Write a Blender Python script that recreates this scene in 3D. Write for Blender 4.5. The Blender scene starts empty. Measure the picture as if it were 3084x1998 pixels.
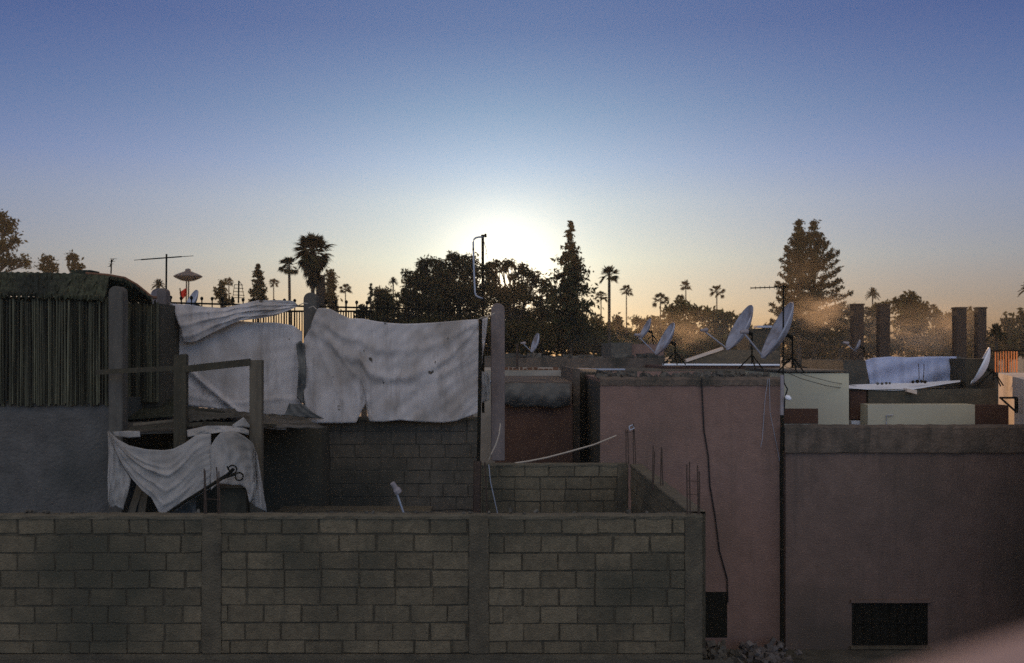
import bpy, math, random
import numpy as np
from mathutils import Vector, Matrix
SC = bpy.context.scene
COL = SC.collection
R = math.radians
# ------------------------------------------------------------------ camera
EYE = 9.0            # metres above the ground
FPX, CX, HY = 2380.0, 1190.0, 820.0   # focal length, centre column and horizon row in photo units
cam = bpy.data.cameras.new('camera'); camo = bpy.data.objects.new('camera', cam); COL.objects.link(camo)
camo.location = (0, 0, EYE); camo.rotation_euler = (math.pi/2, 0, 0)
cam.lens = 36; cam.sensor_width = 36; cam.shift_y = 49/2380
cam.clip_start = 0.05; cam.clip_end = 5000
cam.dof.use_dof = True; cam.dof.focus_distance = 17; cam.dof.aperture_fstop = 1.7
SC.camera = camo
# ------------------------------------------------------------------ sky
SUN_EL, SUN_AZ = 4.1, -0.45
w = bpy.data.worlds.new('World'); SC.world = w; w.use_nodes = True
nt = w.node_tree; N = nt.nodes; L = nt.links
bg = N['Background']; bg.inputs[1].default_value = 0.1
sk = N.new('ShaderNodeTexSky'); sk.sky_type = 'NISHITA'; sk.sun_disc = False
sk.sun_elevation = R(SUN_EL); sk.sun_rotation = R(SUN_AZ); sk.dust_density = 1
sep = N.new('ShaderNodeSeparateColor'); comb = N.new('ShaderNodeCombineColor')
L.new(sk.outputs[0], sep.inputs[0])
for i, p in enumerate((0.7, 0.79, 0.86)):        # film response per channel
    a = N.new('ShaderNodeMath'); a.operation = 'MULTIPLY'; a.inputs[1].default_value = 0.1
    b = N.new('ShaderNodeMath'); b.operation = 'POWER'; b.inputs[1].default_value = p
    L.new(sep.outputs[i], a.inputs[0]); L.new(a.outputs[0], b.inputs[0]); L.new(b.outputs[0], comb.inputs[i])
tc = N.new('ShaderNodeTexCoord'); sx = N.new('ShaderNodeSeparateXYZ'); L.new(tc.outputs['Generated'], sx.inputs[0])
rp = N.new('ShaderNodeValToRGB'); L.new(sx.outputs[2], rp.inputs[0])
BACK = (7.4, 6.5, 4.85)
RAMP = [(0, (0.299, 0.286, 0.814)), (0.04, (0.307, 0.36, 0.913)), (0.067, (0.329, 0.421, 0.984)), (0.09, (0.342, 0.483, 1.082)), (0.145, (0.311, 0.5, 1.178)), (0.18, (0.242, 0.452, 1.209)), (0.23, (0.172, 0.381, 1.06)), (0.3, (0.112, 0.283, 0.917)), (0.36, (0.112, 0.283, 0.917)), (0.5, (0.68, 0.72, 1.0)), (0.7, (1.0, 0.98, 1.1)), (1, (1.05, 1.0, 1.1))]  # upper stops raise the overhead sky, out of view, as added fill light
cr = rp.color_ramp
while len(cr.elements) < len(RAMP): cr.elements.new(.5)
for e, (p, c) in zip(cr.elements, RAMP): e.position = p
for e, (p, c) in zip(cr.elements, RAMP): e.color = (c[0]/1.6, c[1]/1.6, c[2]/1.6, 1)
m1 = N.new('ShaderNodeMix'); m1.data_type = 'RGBA'; m1.blend_type = 'MULTIPLY'; m1.inputs[0].default_value = 1
L.new(comb.outputs[0], m1.inputs[6]); L.new(rp.outputs[0], m1.inputs[7])
vm = N.new('ShaderNodeVectorMath'); vm.operation = 'SCALE'; vm.inputs[3].default_value = 16
L.new(m1.outputs[2], vm.inputs[0])
# aureole round the sun
dt = N.new('ShaderNodeVectorMath'); dt.operation = 'DOT_PRODUCT'; L.new(tc.outputs['Generated'], dt.inputs[0])
_e, _a = R(SUN_EL), R(SUN_AZ); dt.inputs[1].default_value = (math.sin(_a)*math.cos(_e), math.cos(_a)*math.cos(_e), math.sin(_e))
pw = N.new('ShaderNodeMath'); pw.operation = 'POWER'; pw.inputs[1].default_value = 300; pw.use_clamp = True
mx0 = N.new('ShaderNodeMath'); mx0.operation = 'MAXIMUM'; mx0.inputs[1].default_value = 0; L.new(dt.outputs['Value'], mx0.inputs[0]); L.new(mx0.outputs[0], pw.inputs[0])
gl = N.new('ShaderNodeVectorMath'); gl.operation = 'SCALE'; gl.inputs[0].default_value = (2.3, 2.0, 1.75); L.new(pw.outputs[0], gl.inputs[3])
ad = N.new('ShaderNodeVectorMath'); ad.operation = 'ADD'; L.new(vm.outputs[0], ad.inputs[0]); L.new(gl.outputs[0], ad.inputs[1])
pw2 = N.new('ShaderNodeMath'); pw2.operation = 'POWER'; pw2.inputs[1].default_value = 900; L.new(mx0.outputs[0], pw2.inputs[0])
gl2 = N.new('ShaderNodeVectorMath'); gl2.operation = 'SCALE'; gl2.inputs[0].default_value = (9, 7.4, 5.6); L.new(pw2.outputs[0], gl2.inputs[3])
ad2 = N.new('ShaderNodeVectorMath'); ad2.operation = 'ADD'; L.new(ad.outputs[0], ad2.inputs[0]); L.new(gl2.outputs[0], ad2.inputs[1]); ad = ad2
# unseen sky behind the camera, brightened as added fill for the foreground
bk_ = N.new('ShaderNodeMapRange'); bk_.inputs[1].default_value = .25; bk_.inputs[2].default_value = -.5; bk_.inputs[3].default_value = 0; bk_.inputs[4].default_value = 1
L.new(sx.outputs[1], bk_.inputs[0])
bm = N.new('ShaderNodeMix'); bm.data_type = 'VECTOR'; bm.inputs[4].default_value = (1, 1, 1); bm.inputs[5].default_value = BACK
L.new(bk_.outputs[0], bm.inputs[0])
fm = N.new('ShaderNodeVectorMath'); fm.operation = 'MULTIPLY'; L.new(ad.outputs[0], fm.inputs[0]); L.new(bm.outputs[1], fm.inputs[1])
L.new(fm.outputs[0], bg.inputs[0])
# ------------------------------------------------------------------ sun
sl = bpy.data.lights.new('sun', 'SUN'); so = bpy.data.objects.new('sun', sl); COL.objects.link(so)
sl.energy = 3.5; sl.angle = R(0.53); sl.color = (1.0, .62, .34)
sd = Vector((math.sin(R(SUN_AZ))*math.cos(R(SUN_EL)), math.cos(R(SUN_AZ))*math.cos(R(SUN_EL)), math.sin(R(SUN_EL))))
so.rotation_euler = sd.to_track_quat('Z', 'Y').to_euler(); so.location = sd*300
# ------------------------------------------------------------------ exposure
SC.view_settings.view_transform = 'Standard'; SC.view_settings.look = 'None'
SC.view_settings.exposure = 0.0; SC.view_settings.gamma = 1.0
SC.cycles.volume_step_rate = 2; SC.cycles.volume_max_steps = 96; SC.cycles.volume_bounces = 1
SC.cycles.max_bounces = 6; SC.cycles.use_denoising = False

rnd = random.Random(7); nr = np.random.RandomState(11)
def P(x, y, Y): return Vector(((x-CX)/FPX*Y, Y, EYE-(y-HY)/FPX*Y))
def m(px, Y): return px*Y/FPX
# ------------------------------------------------------------------ materials
def mat(name, col, rough=.9, var=.25, scale=3.0, bump=.3, bscale=None, island=0.0, stain=None, stain_scale=.6, stain_amt=.5,
        stretch=(1, 1, 1), trans=0.0, metal=0.0, spec=.3, speck=None, drip=None):
    ma = bpy.data.materials.new(name); ma.use_nodes = True
    n = ma.node_tree.nodes; l = ma.node_tree.links; b = n['Principled BSDF']
    b.inputs['Roughness'].default_value = rough; b.inputs['Metallic'].default_value = metal
    b.inputs['Specular IOR Level'].default_value = spec
    t = n.new('ShaderNodeTexCoord'); mp = n.new('ShaderNodeMapping'); mp.inputs['Scale'].default_value = stretch
    g = n.new('ShaderNodeNewGeometry'); l.new(g.outputs['Position'], mp.inputs[0])
    nz = n.new('ShaderNodeTexNoise'); nz.inputs['Scale'].default_value = scale; nz.inputs['Detail'].default_value = 6
    nz.inputs['Roughness'].default_value = .65
    l.new(mp.outputs[0], nz.inputs[0])
    mr = n.new('ShaderNodeMapRange'); mr.inputs[1].default_value = .25; mr.inputs[2].default_value = .75
    mr.inputs[3].default_value = 1-var; mr.inputs[4].default_value = 1+var
    l.new(nz.outputs[0], mr.inputs[0])
    val = mr.outputs[0]
    if island:
        mi = n.new('ShaderNodeMapRange'); mi.inputs[3].default_value = 1-island; mi.inputs[4].default_value = 1+island
        l.new(g.outputs['Random Per Island'], mi.inputs[0])
        mm = n.new('ShaderNodeMath'); mm.operation = 'MULTIPLY'; l.new(val, mm.inputs[0]); l.new(mi.outputs[0], mm.inputs[1]); val = mm.outputs[0]
    vs = n.new('ShaderNodeVectorMath'); vs.operation = 'SCALE'; vs.inputs[0].default_value = col
    l.new(val, vs.inputs[3]); out = vs.outputs[0]
    for (sc_, ss, sa, lo, hi) in ([(stain, stain_scale, stain_amt, .47, .66)] if stain else []) + ([(speck[0], speck[1], 1, speck[2], speck[2]+.04)] if speck else []):
        nz2 = n.new('ShaderNodeTexNoise'); nz2.inputs['Scale'].default_value = ss; nz2.inputs['Detail'].default_value = 5
        l.new(mp.outputs[0], nz2.inputs[0])
        m2 = n.new('ShaderNodeMapRange'); m2.inputs[1].default_value = lo; m2.inputs[2].default_value = hi
        m2.inputs[4].default_value = sa; l.new(nz2.outputs[0], m2.inputs[0])
        mx = n.new('ShaderNodeMix'); mx.data_type = 'RGBA'; l.new(m2.outputs[0], mx.inputs[0])
        l.new(out, mx.inputs[6]); mx.inputs[7].default_value = (*sc_, 1); out = mx.outputs[2]
    if drip:
        md = n.new('ShaderNodeMapping'); md.inputs['Scale'].default_value = (1, 1, .10); l.new(g.outputs['Position'], md.inputs[0])
        nd = n.new('ShaderNodeTexNoise'); nd.inputs['Scale'].default_value = 5; nd.inputs['Detail'].default_value = 7; nd.inputs['Roughness'].default_value = .7; l.new(md.outputs[0], nd.inputs[0])
        m3 = n.new('ShaderNodeMapRange'); m3.inputs[1].default_value = .52; m3.inputs[2].default_value = .72; m3.inputs[4].default_value = drip[1]; l.new(nd.outputs[0], m3.inputs[0])
        m4 = n.new('ShaderNodeMix'); m4.data_type = 'RGBA'; l.new(m3.outputs[0], m4.inputs[0]); l.new(out, m4.inputs[6]); m4.inputs[7].default_value = (*drip[0], 1); out = m4.outputs[2]
    l.new(out, b.inputs['Base Color'])
    if bump:
        nb = n.new('ShaderNodeTexNoise'); nb.inputs['Scale'].default_value = bscale or scale*6; nb.inputs['Detail'].default_value = 6
        l.new(mp.outputs[0], nb.inputs[0])
        bp = n.new('ShaderNodeBump'); bp.inputs['Strength'].default_value = bump; bp.inputs['Distance'].default_value = .02
        l.new(nb.outputs[0], bp.inputs['Height']); l.new(bp.outputs[0], b.inputs['Normal'])
    if trans:
        tr = n.new('ShaderNodeBsdfTranslucent'); l.new(out, tr.inputs[0])
        ms = n.new('ShaderNodeMixShader'); ms.inputs[0].default_value = trans
        l.new(b.outputs[0], ms.inputs[1]); l.new(tr.outputs[0], ms.inputs[2]); l.new(ms.outputs[0], n['Material Output'].inputs[0])
    return ma
M = {}
M['block'] = mat('concrete_block', (.134, .104, .064), var=.34, scale=13, bump=1, bscale=60, island=.16, stain=(.050, .046, .030), stain_scale=.8, stain_amt=.85, drip=((.06, .052, .036), .6))
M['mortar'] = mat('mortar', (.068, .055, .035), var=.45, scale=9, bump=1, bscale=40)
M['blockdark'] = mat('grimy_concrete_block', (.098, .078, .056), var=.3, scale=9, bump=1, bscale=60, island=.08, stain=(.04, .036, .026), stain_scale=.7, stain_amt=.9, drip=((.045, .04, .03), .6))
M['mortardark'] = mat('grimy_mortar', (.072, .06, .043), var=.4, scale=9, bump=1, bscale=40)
M['concrete'] = mat('grey_concrete', (.098, .078, .050), var=.35, scale=7, bump=1, bscale=50, stain=(.04, .036, .028), stain_scale=1.5, drip=((.04, .035, .025), .5))
M['cap'] = mat('mortar_cap', (.11, .09, .06), var=.3, scale=6, bump=.8, bscale=50)
M['post'] = mat('pale_post', (.165, .128, .115), var=.3, scale=6, bump=.6, stain=(.08, .065, .055), stain_scale=2.5, stretch=(1, 1, .35))
M['post_dark'] = mat('weathered_post', (.085, .074, .06), var=.35, scale=6, bump=.6, stain=(.05, .045, .04), stain_scale=2.5, stretch=(1, 1, .35))
M['tarp'] = mat('canvas_sheet', (.46, .405, .375), var=.12, scale=9, bump=.4, bscale=8, stain=(.27, .225, .19), stain_scale=2.2, stain_amt=.8, trans=.05, speck=((.06, .05, .04), 6.3, .70), stretch=(1, 1, .7), drip=((.20, .165, .14), .7))
M['tarp2'] = mat('old_canvas', (.31, .275, .245), var=.15, scale=8, bump=.5, bscale=9, stain=(.17, .145, .12), stain_scale=2.2, stain_amt=.8, trans=.05, drip=((.14, .12, .10), .6))
M['rag'] = mat('grey_rag', (.10, .095, .085), var=.4, scale=6, bump=.6, bscale=25)
M['pink'] = mat('pink_render', (.205, .122, .095), var=.18, scale=5, bump=.9, bscale=40, stain=(.14, .090, .068), stain_scale=.5, stain_amt=.85, drip=((.11, .075, .058), .55))
M['pinkdark'] = mat('brown_render', (.150, .098, .077), var=.2, scale=5, bump=.9, bscale=40, stain=(.075, .058, .045), stain_scale=.5, stain_amt=.85, drip=((.07, .055, .045), .6))
M['parapet'] = mat('weathered_parapet', (.118, .086, .064), var=.4, scale=6, bump=1, bscale=30, stain=(.04, .037, .028), stain_scale=1.2, stain_amt=.9, drip=((.035, .032, .024), .7))
M['darkred'] = mat('red_brown_render', (.095, .048, .033), var=.3, scale=3, bump=.7, stain=(.06, .038, .028), drip=((.04, .03, .022), .6))
M['darkgrey'] = mat('dark_grey_render_and_shade', (.045, .039, .027), var=.3, scale=2, bump=.5)
M['cream'] = mat('cream_render', (.55, .48, .33), var=.08, scale=2, bump=.4, bscale=60, stain=(.30, .27, .21), stain_scale=.5, stain_amt=.6)
M['creamy'] = mat('pale_stone_render', (.33, .28, .22), var=.15, scale=2, bump=.4, stain=(.22, .18, .13), stain_scale=.7)
M['peach'] = mat('peach_render', (.62, .48, .38), var=.10, scale=3, bump=.5, bscale=50)
M['brownpaint_shade'] = mat('brown_paint_and_shade', (.075, .035, .022), var=.2, scale=3, bump=.2)
M['blue'] = mat('blue_grey_render', (.086, .078, .070), var=.4, scale=3, bump=1, bscale=30, stain=(.04, .042, .038), stain_scale=.7, stain_amt=.9, drip=((.05, .052, .047), .6))
M['strips'] = mat('striped_reed', (.062, .058, .036), var=1.0, scale=22, bump=.6, bscale=60, island=.85, stretch=(1, 1, .05))
M['thatch'] = mat('mossy_matting', (.040, .042, .022), var=.9, scale=7, bump=1, bscale=30, stain=(.012, .013, .008), stain_scale=1.5, stain_amt=.9)
M['tilebrown'] = mat('brown_tile', (.14, .065, .035), var=.4, scale=8, bump=.5)
M['wood'] = mat('weathered_wood', (.045, .037, .023), var=.4, scale=8, bump=.6, stretch=(1, 1, .2))
M['woodpale'] = mat('pale_wood', (.10, .08, .055), var=.35, scale=8, bump=.6, stretch=(1, 1, .2))
M['junk'] = mat('rusty_sheet', (.05, .042, .03), var=.5, scale=5, bump=.6, stain=(.16, .14, .12), stain_scale=2.2, stain_amt=.5)
M['iron'] = mat('dark_iron', (.012, .011, .008), rough=.9, var=.3, scale=10, bump=.2, spec=.08)
M['rebar'] = mat('rusty_rebar', (.055, .035, .025), rough=.85, var=.4, scale=20, bump=.2)
M['galv'] = mat('galvanised_metal', (.36, .37, .42), rough=.55, var=.15, scale=10, bump=.1, metal=.25)
M['dish'] = mat('pale_dish_paint', (.33, .33, .38), rough=.6, var=.2, scale=6, bump=.15, stain=(.15, .115, .10), stain_scale=3.5, stain_amt=.8)
M['dishback'] = mat('dish_edge_paint', (.26, .22, .22), rough=.7, var=.2, scale=6, bump=.1)
M['white'] = mat('white_paint', (.72, .70, .72), rough=.6, var=.06, scale=5, bump=.1)
M['blueplastic'] = mat('blue_white_sheeting', (.50, .53, .68), rough=.5, var=.15, scale=3, bump=.3, bscale=8, stain=(.30, .33, .45), stain_scale=1.2, stain_amt=.5, trans=.25)
M['roofgrey'] = mat('flat_roof_screed', (.06, .054, .042), var=.45, scale=4, bump=1, bscale=30, stain=(.10, .09, .075), stain_scale=1.6, stain_amt=.5)
M['street'] = mat('dusty_ground', (.10, .085, .065), var=.3, scale=.5, bump=.5)
M['rubble'] = mat('grey_rubble', (.08, .07, .056), var=.4, scale=7, bump=.8, bscale=30, island=.4)
M['palerubble'] = mat('pale_plaster_rubble', (.11, .095, .088), var=.3, scale=7, bump=.8, bscale=30, island=.3)
M['brick'] = mat('sooty_brick', (.045, .028, .02), var=.4, scale=10, bump=.7, stain=(.03, .025, .02), stain_scale=1.2)
M['red'] = mat('red_cloth', (.62, .07, .035), var=.1, scale=3, bump=.2, trans=.45)
M['cable'] = mat('black_cable', (.015, .014, .014), rough=.6, var=.1, bump=0)
M['rope'] = mat('pale_rope', (.40, .33, .26), var=.2, scale=30, bump=.2)
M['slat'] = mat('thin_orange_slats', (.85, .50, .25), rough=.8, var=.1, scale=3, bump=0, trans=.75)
M['ledge'] = mat('pink_plaster_ledge', (.36, .25, .24), var=.06, scale=5, bump=.3)
M['bark'] = mat('bark', (.045, .033, .022), var=.4, scale=3, bump=.6, stretch=(1, 1, .3))
M['leaf'] = mat('dark_foliage', (.050, .042, .014), var=.35, scale=.6, bump=0, island=.45, trans=.42, spec=.05)
M['leafy'] = mat('olive_foliage', (.065, .060, .018), var=.35, scale=.5, bump=0, island=.4, trans=.30, spec=.05)
M['conifer'] = mat('conifer_foliage', (.032, .032, .013), var=.3, scale=.7, bump=0, island=.4, trans=.15, spec=.05)
M['araucaria'] = mat('araucaria_foliage', (.022, .024, .010), var=.3, scale=.7, bump=0, island=.4, trans=.08, spec=.05)
M['palm'] = mat('palm_foliage', (.038, .034, .014), var=.3, scale=1, bump=0, island=.4, trans=.12, spec=.05)
M['thatchskirt'] = mat('dead_fronds', (.045, .033, .018), var=.3, scale=1, bump=0, island=.4, trans=.1, spec=.05)
M['lid'] = mat('tower_paint', (.11, .09, .085), rough=.6, var=.15, scale=2, bump=.1)
# ------------------------------------------------------------------ mesh helpers
class MB:
    def __init__(s): s.v = []; s.f = []
    def add(s, vs, fs):
        o = len(s.v); s.v += [tuple(v) for v in vs]; s.f += [tuple(i+o for i in f) for f in fs]; return s
    def box(s, x0, x1, y0, y1, z0, z1):
        return s.add([(x0, y0, z0), (x1, y0, z0), (x1, y1, z0), (x0, y1, z0), (x0, y0, z1), (x1, y0, z1), (x1, y1, z1), (x0, y1, z1)],
                     [(0, 3, 2, 1), (4, 5, 6, 7), (0, 1, 5, 4), (1, 2, 6, 5), (2, 3, 7, 6), (3, 0, 4, 7)])
    def obox(s, o, u, v, wv, j=0.0):     # box spanned by three edge vectors from corner o
        o = Vector(o); pts = []
        for c in (0, wv):
            for a, b in ((0, 0), (1, 0), (1, 1), (0, 1)):
                p = o + (u*a) + (v*b) + (c if c else Vector())
                if j: p = p + Vector((rnd.uniform(-j, j), rnd.uniform(-j, j), rnd.uniform(-j, j)))
                pts.append(p)
        return s.add(pts, [(0, 3, 2, 1), (4, 5, 6, 7), (0, 1, 5, 4), (1, 2, 6, 5), (2, 3, 7, 6), (3, 0, 4, 7)])
    def tube(s, pts, r, n=7, r2=None):
        pts = [Vector(p) for p in pts]; k = len(pts); base = len(s.v); r2 = r if r2 is None else r2
        for i, p in enumerate(pts):
            d = (pts[min(i+1, k-1)]-pts[max(i-1, 0)]).normalized()
            a = d.cross(Vector((0, 0, 1)) if abs(d.z) < .9 else Vector((1, 0, 0))).normalized(); b = d.cross(a)
            rr = r+(r2-r)*i/max(k-1, 1)
            for q in range(n):
                t = 2*math.pi*q/n; s.v.append(tuple(p+a*(rr*math.cos(t))+b*(rr*math.sin(t))))
        for i in range(k-1):
            for q in range(n):
                q2 = (q+1) % n; s.f.append((base+i*n+q, base+i*n+q2, base+(i+1)*n+q2, base+(i+1)*n+q))
        s.f.append(tuple(base+q for q in range(n))[::-1]); s.f.append(tuple(base+(k-1)*n+q for q in range(n)))
        return s
    def prism(s, outline, Y0, Y1):       # closed outline of (x, z), extruded between two depths
        k = len(outline); base = len(s.v)
        for Y in (Y0, Y1):
            for x, z in outline: s.v.append((x, Y, z))
        s.f.append(tuple(base+i for i in range(k))); s.f.append(tuple(base+k+i for i in range(k))[::-1])
        for i in range(k):
            j = (i+1) % k; s.f.append((base+i, base+k+i, base+k+j, base+j))
        return s
    def grid(s, rows, thick=0.0, tdir=Vector((0, 1, 0))):
        nr_, nc = len(rows), len(rows[0]); base = len(s.v)
        for r_ in rows:
            for p in r_: s.v.append(tuple(p))
        for i in range(nr_-1):
            for j in range(nc-1):
                s.f.append((base+i*nc+j, base+i*nc+j+1, base+(i+1)*nc+j+1, base+(i+1)*nc+j))
        if thick:
            b2 = len(s.v)
            for r_ in rows:
                for p in r_: s.v.append(tuple(Vector(p)+tdir*thick))
            for i in range(nr_-1):
                for j in range(nc-1):
                    s.f.append((b2+i*nc+j, b2+(i+1)*nc+j, b2+(i+1)*nc+j+1, b2+i*nc+j+1))
            ring = [j for j in range(nc)] + [i*nc+nc-1 for i in range(1, nr_)] + [(nr_-1)*nc+j for j in range(nc-2, -1, -1)] + [i*nc for i in range(nr_-2, 0, -1)]
            for a, b in zip(ring, ring[1:]+ring[:1]): s.f.append((base+a, b2+a, b2+b, base+b))
        return s
    def lathe(s, prof, c, n=24, axis=None):   # prof (r, h) about axis
        q = (Vector(axis).to_track_quat('Z', 'Y') if axis is not None else Vector((0, 0, 1)).to_track_quat('Z', 'Y'))
        base = len(s.v); c = Vector(c)
        for r_, h in prof:
            for k in range(n):
                t = 2*math.pi*k/n; s.v.append(tuple(c+q@Vector((r_*math.cos(t), r_*math.sin(t), h))))
        for i in range(len(prof)-1):
            for k in range(n):
                k2 = (k+1) % n; s.f.append((base+i*n+k, base+i*n+k2, base+(i+1)*n+k2, base+(i+1)*n+k))
        return s
    def leaves(s, V):                    # V: (n,4,3) quads
        base = len(s.v); n = len(V)
        s.v += [tuple(p) for p in V.reshape(-1, 3).tolist()]
        s.f += [(base+4*i, base+4*i+1, base+4*i+2, base+4*i+3) for i in range(n)]
        return s
    def build(s, name, ma, parent=None, label=None, cat=None, group=None, kind=None, smooth=False, bevel=0, origin=None):
        me = bpy.data.meshes.new(name); V = np.array(s.v, dtype=float)
        if parent is not None: o0 = np.array(parent.matrix_world.translation if not parent.get('_w') else parent['_w'])
        elif origin is not None: o0 = np.array(origin)
        else: o0 = np.array([(V[:, 0].min()+V[:, 0].max())/2, (V[:, 1].min()+V[:, 1].max())/2, V[:, 2].min()])
        me.from_pydata((V-o0).tolist(), [], s.f); me.update()
        if smooth: me.polygons.foreach_set('use_smooth', [True]*len(me.polygons))
        me.materials.append(M[ma] if isinstance(ma, str) else ma)
        ob = bpy.data.objects.new(name, me); COL.objects.link(ob)
        if parent is not None: ob.parent = parent; ob['_w'] = list(map(float, o0))
        else: ob.location = o0; ob['_w'] = list(map(float, o0))
        props(ob, label, cat, group, kind)
        if bevel:
            bv = ob.modifiers.new('bevel', 'BEVEL'); bv.width = bevel; bv.segments = 1
        return ob
def props(o, label, cat, group, kind=None):
    if label: o['label'] = label
    if cat: o['category'] = cat
    if group: o['group'] = group
    if kind: o['kind'] = kind
def thing(name, loc, label, cat, group=None):
    o = bpy.data.objects.new(name, None); COL.objects.link(o); o.location = loc; o['_w'] = [float(a) for a in loc]
    o.empty_display_size = .3; props(o, label, cat, group); return o
def pxbox(x0, x1, y0, y1, Y, depth, z0=None):
    a = P(x0, y0, Y); b = P(x1, y1, Y); return MB().box(a.x, b.x, Y, Y+depth, b.z if z0 is None else z0, a.z)
def interp(pts, t):
    # arc-length-free interpolation along a list of points by index fraction
    ds = [math.hypot(b[0]-a[0], b[1]-a[1]) for a, b in zip(pts, pts[1:])]; k = t*sum(ds)
    for i, d in enumerate(ds):
        if k <= d or i == len(ds)-1: break
        k -= d
    f = min(1, k/max(d, 1e-6))
    return (pts[i][0]*(1-f)+pts[i+1][0]*f, pts[i][1]*(1-f)+pts[i+1][1]*f)
def xinterp(pts, x):
    for a, b in zip(pts, pts[1:]):
        if a[0] <= x <= b[0]: return a[1]+(b[1]-a[1])*(x-a[0])/max(b[0]-a[0], 1e-6)
    return pts[0][1] if x < pts[0][0] else pts[-1][1]
#==================================================================== SETTING
g = MB(); g.box(-1500, 1500, -600, 3000, -0.5, 0); g.build('ground', 'street', kind='structure', label='dusty ground below the houses')
#---- house under the camera with the ledge in the corner
a_, b_ = Vector((.105, .535, 0)), Vector((.585, .885, 0))
hb = thing('near_house', (0, -3, 0), 'house directly below the viewpoint, carrying the blurred pink ledge', 'house')
MB().box(-4, 4, -7, .35, 0, 7.9).build('wall', 'pinkdark', hb)
d_ = (b_-a_).normalized(); nrm = Vector((d_.y, -d_.x, 0))
lg = MB(); rows = []
for t in np.linspace(-.05, 1.6, 14):
    p = a_+(b_-a_)*float(t); row = []
    for k, (o_, z_) in enumerate(((0.0, 7.9), (0.0, 8.76), (.012, 8.80), (.04, 8.825), (.10, 8.832), (.19, 8.83), (.235, 8.81), (.25, 8.76), (.25, 7.9))):
        row.append((p.x+nrm.x*o_, p.y+nrm.y*o_, z_))
    rows.append(row)
lg.grid(rows); lg.build('ledge', 'ledge', hb, smooth=True, label='pink plastered ledge out of focus in the lower right corner')

#---- block walls
def block_wall(name, label, O, U, length, z0, z1, thick, bays, pillars, course=.184, bl=.385, seed=1, group=None, ztop=None, cap=True, bm='block', mm_='mortar'):
    """O start corner (x, y); U horizontal unit direction; front face is to the right-hand side normal pointing to the camera."""
    rr = random.Random(seed); U = Vector((U[0], U[1], 0)).normalized(); Nn = Vector((U.y, -U.x, 0))   # outward (towards -Y when U=+X)
    O = Vector((O[0], O[1], 0)); root = thing(name, O+U*(length/2)+Vector((0, 0, z0)), label, 'wall', group)
    core = MB(); core.obox(O-Nn*thick+Vector((0, 0, z0)), U*length, Nn*(thick-.014), Vector((0, 0, z1-z0-.012)))
    core.build('mortar_core', mm_, root)
    bk = MB(); up = Vector((0, 0, 1))
    for (s0, s1) in bays:
        off0 = rr.uniform(0, bl); n = int(math.ceil((z1-z0)/course)); dz = rr.uniform(-.02, .01)
        for k in range(n):
            zt = z1-.012-k*course+(dz if k else 0); zb = zt-course+.015+rr.uniform(-.004, .004)
            if zb < z0: zb = z0
            if zt-zb < .03: continue
            s = s0-((k % 2)*bl/2+off0*.5+rr.uniform(-.02, .02))
            while s < s1:
                ln = bl+rr.uniform(-.012, .012)
                if rr.random() < .06: ln *= .5
                a0, a1 = max(s, s0), min(s+ln-rr.uniform(.006, .024), s1)
                if a1-a0 > .04:
                    pr = rr.uniform(-.004, .005); tl = rr.uniform(-.004, .004)
                    o = O+U*a0+Nn*pr
                    pts = [o+up*(zb+tl), o+U*(a1-a0)+up*(zb-tl), o+U*(a1-a0)+up*(zt-tl+rr.uniform(-.004, .003)), o+up*(zt+tl)]
                    if zt+.02 > z1: pts[2] = o+U*(a1-a0)+up*(z1-.014); pts[3] = o+up*(z1-.014)
                    q = [(p+Vector((rr.uniform(-.006, .006), rr.uniform(-.003, .003), rr.uniform(-.006, .006)))) for p in pts]
                    ins = .006
                    c = sum(q, Vector())/4
                    fr = [p+(c-p).normalized()*ins*1.4 for p in q]
                    rim = [p-Nn*.007 for p in q]; bkp = [p-Nn*.05 for p in q]
                    bk.add(fr+rim+bkp, [(0, 1, 2, 3)]+[(i, i+4, (i+1) % 4+4, (i+1) % 4) for i in range(4)]+[(i+4, i+8, (i+1) % 4+8, (i+1) % 4+4) for i in range(4)])
                s += ln
    bk.build('block_courses', bm, root)
    for (s0, s1) in pillars:
        pm = MB(); rows = []
        for i in range(26):
            z = z0+(z1-z0+.01)*i/25
            row = []
            for (ss, oo) in ((s0, -.03), (s0, .01), (s0+.02, .016), ((s0+s1)/2, .018), (s1-.02, .016), (s1, .01), (s1, -.03)):
                row.append(O+U*(ss+rr.uniform(-.006, .006))+Nn*(oo+rr.uniform(-.003, .003))+up*z)
            rows.append(row)
        pm.grid(rows); pm.build('pillar', 'concrete', root)
    if cap:
        cm = MB(); n = max(8, int(length/.12)); rows = []
        for (oo, zz) in ((.012, -.03), (.016, .0), (.004, .012), (-thick*.5, .016), (-thick-.004, .010), (-thick-.008, -.02)):
            rows.append([O+U*(length*i/n)+Nn*(oo+rr.uniform(-.006, .006))+up*(z1+zz+rr.uniform(-.006, .006)) for i in range(n+1)])
        cm.grid(rows); cm.build('mortar_cap', 'cap', root)
    return root
Yf = 10.7
def X(x, Y=Yf): return (x-CX)/FPX*Y
ztopf = P(0, 1200, Yf).z; zbasef = 5.86
x0 = X(-120)
s = lambda x: X(x)-x0
block_wall('block_wall', 'long grey concrete block wall across the foreground, unrendered with three mortar pillars', (x0, Yf), (1, 0), s(1632), zbasef, ztopf, .16,
           [(0, s(470)), (s(514), s(1090)), (s(1136), s(1592))], [(s(470), s(514)), (s(1090), s(1136)), (s(1592), s(1632))], seed=4)
Yb = 15.6
xr0, xr1 = X(1112, Yb), X(1460, Yb)
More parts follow.
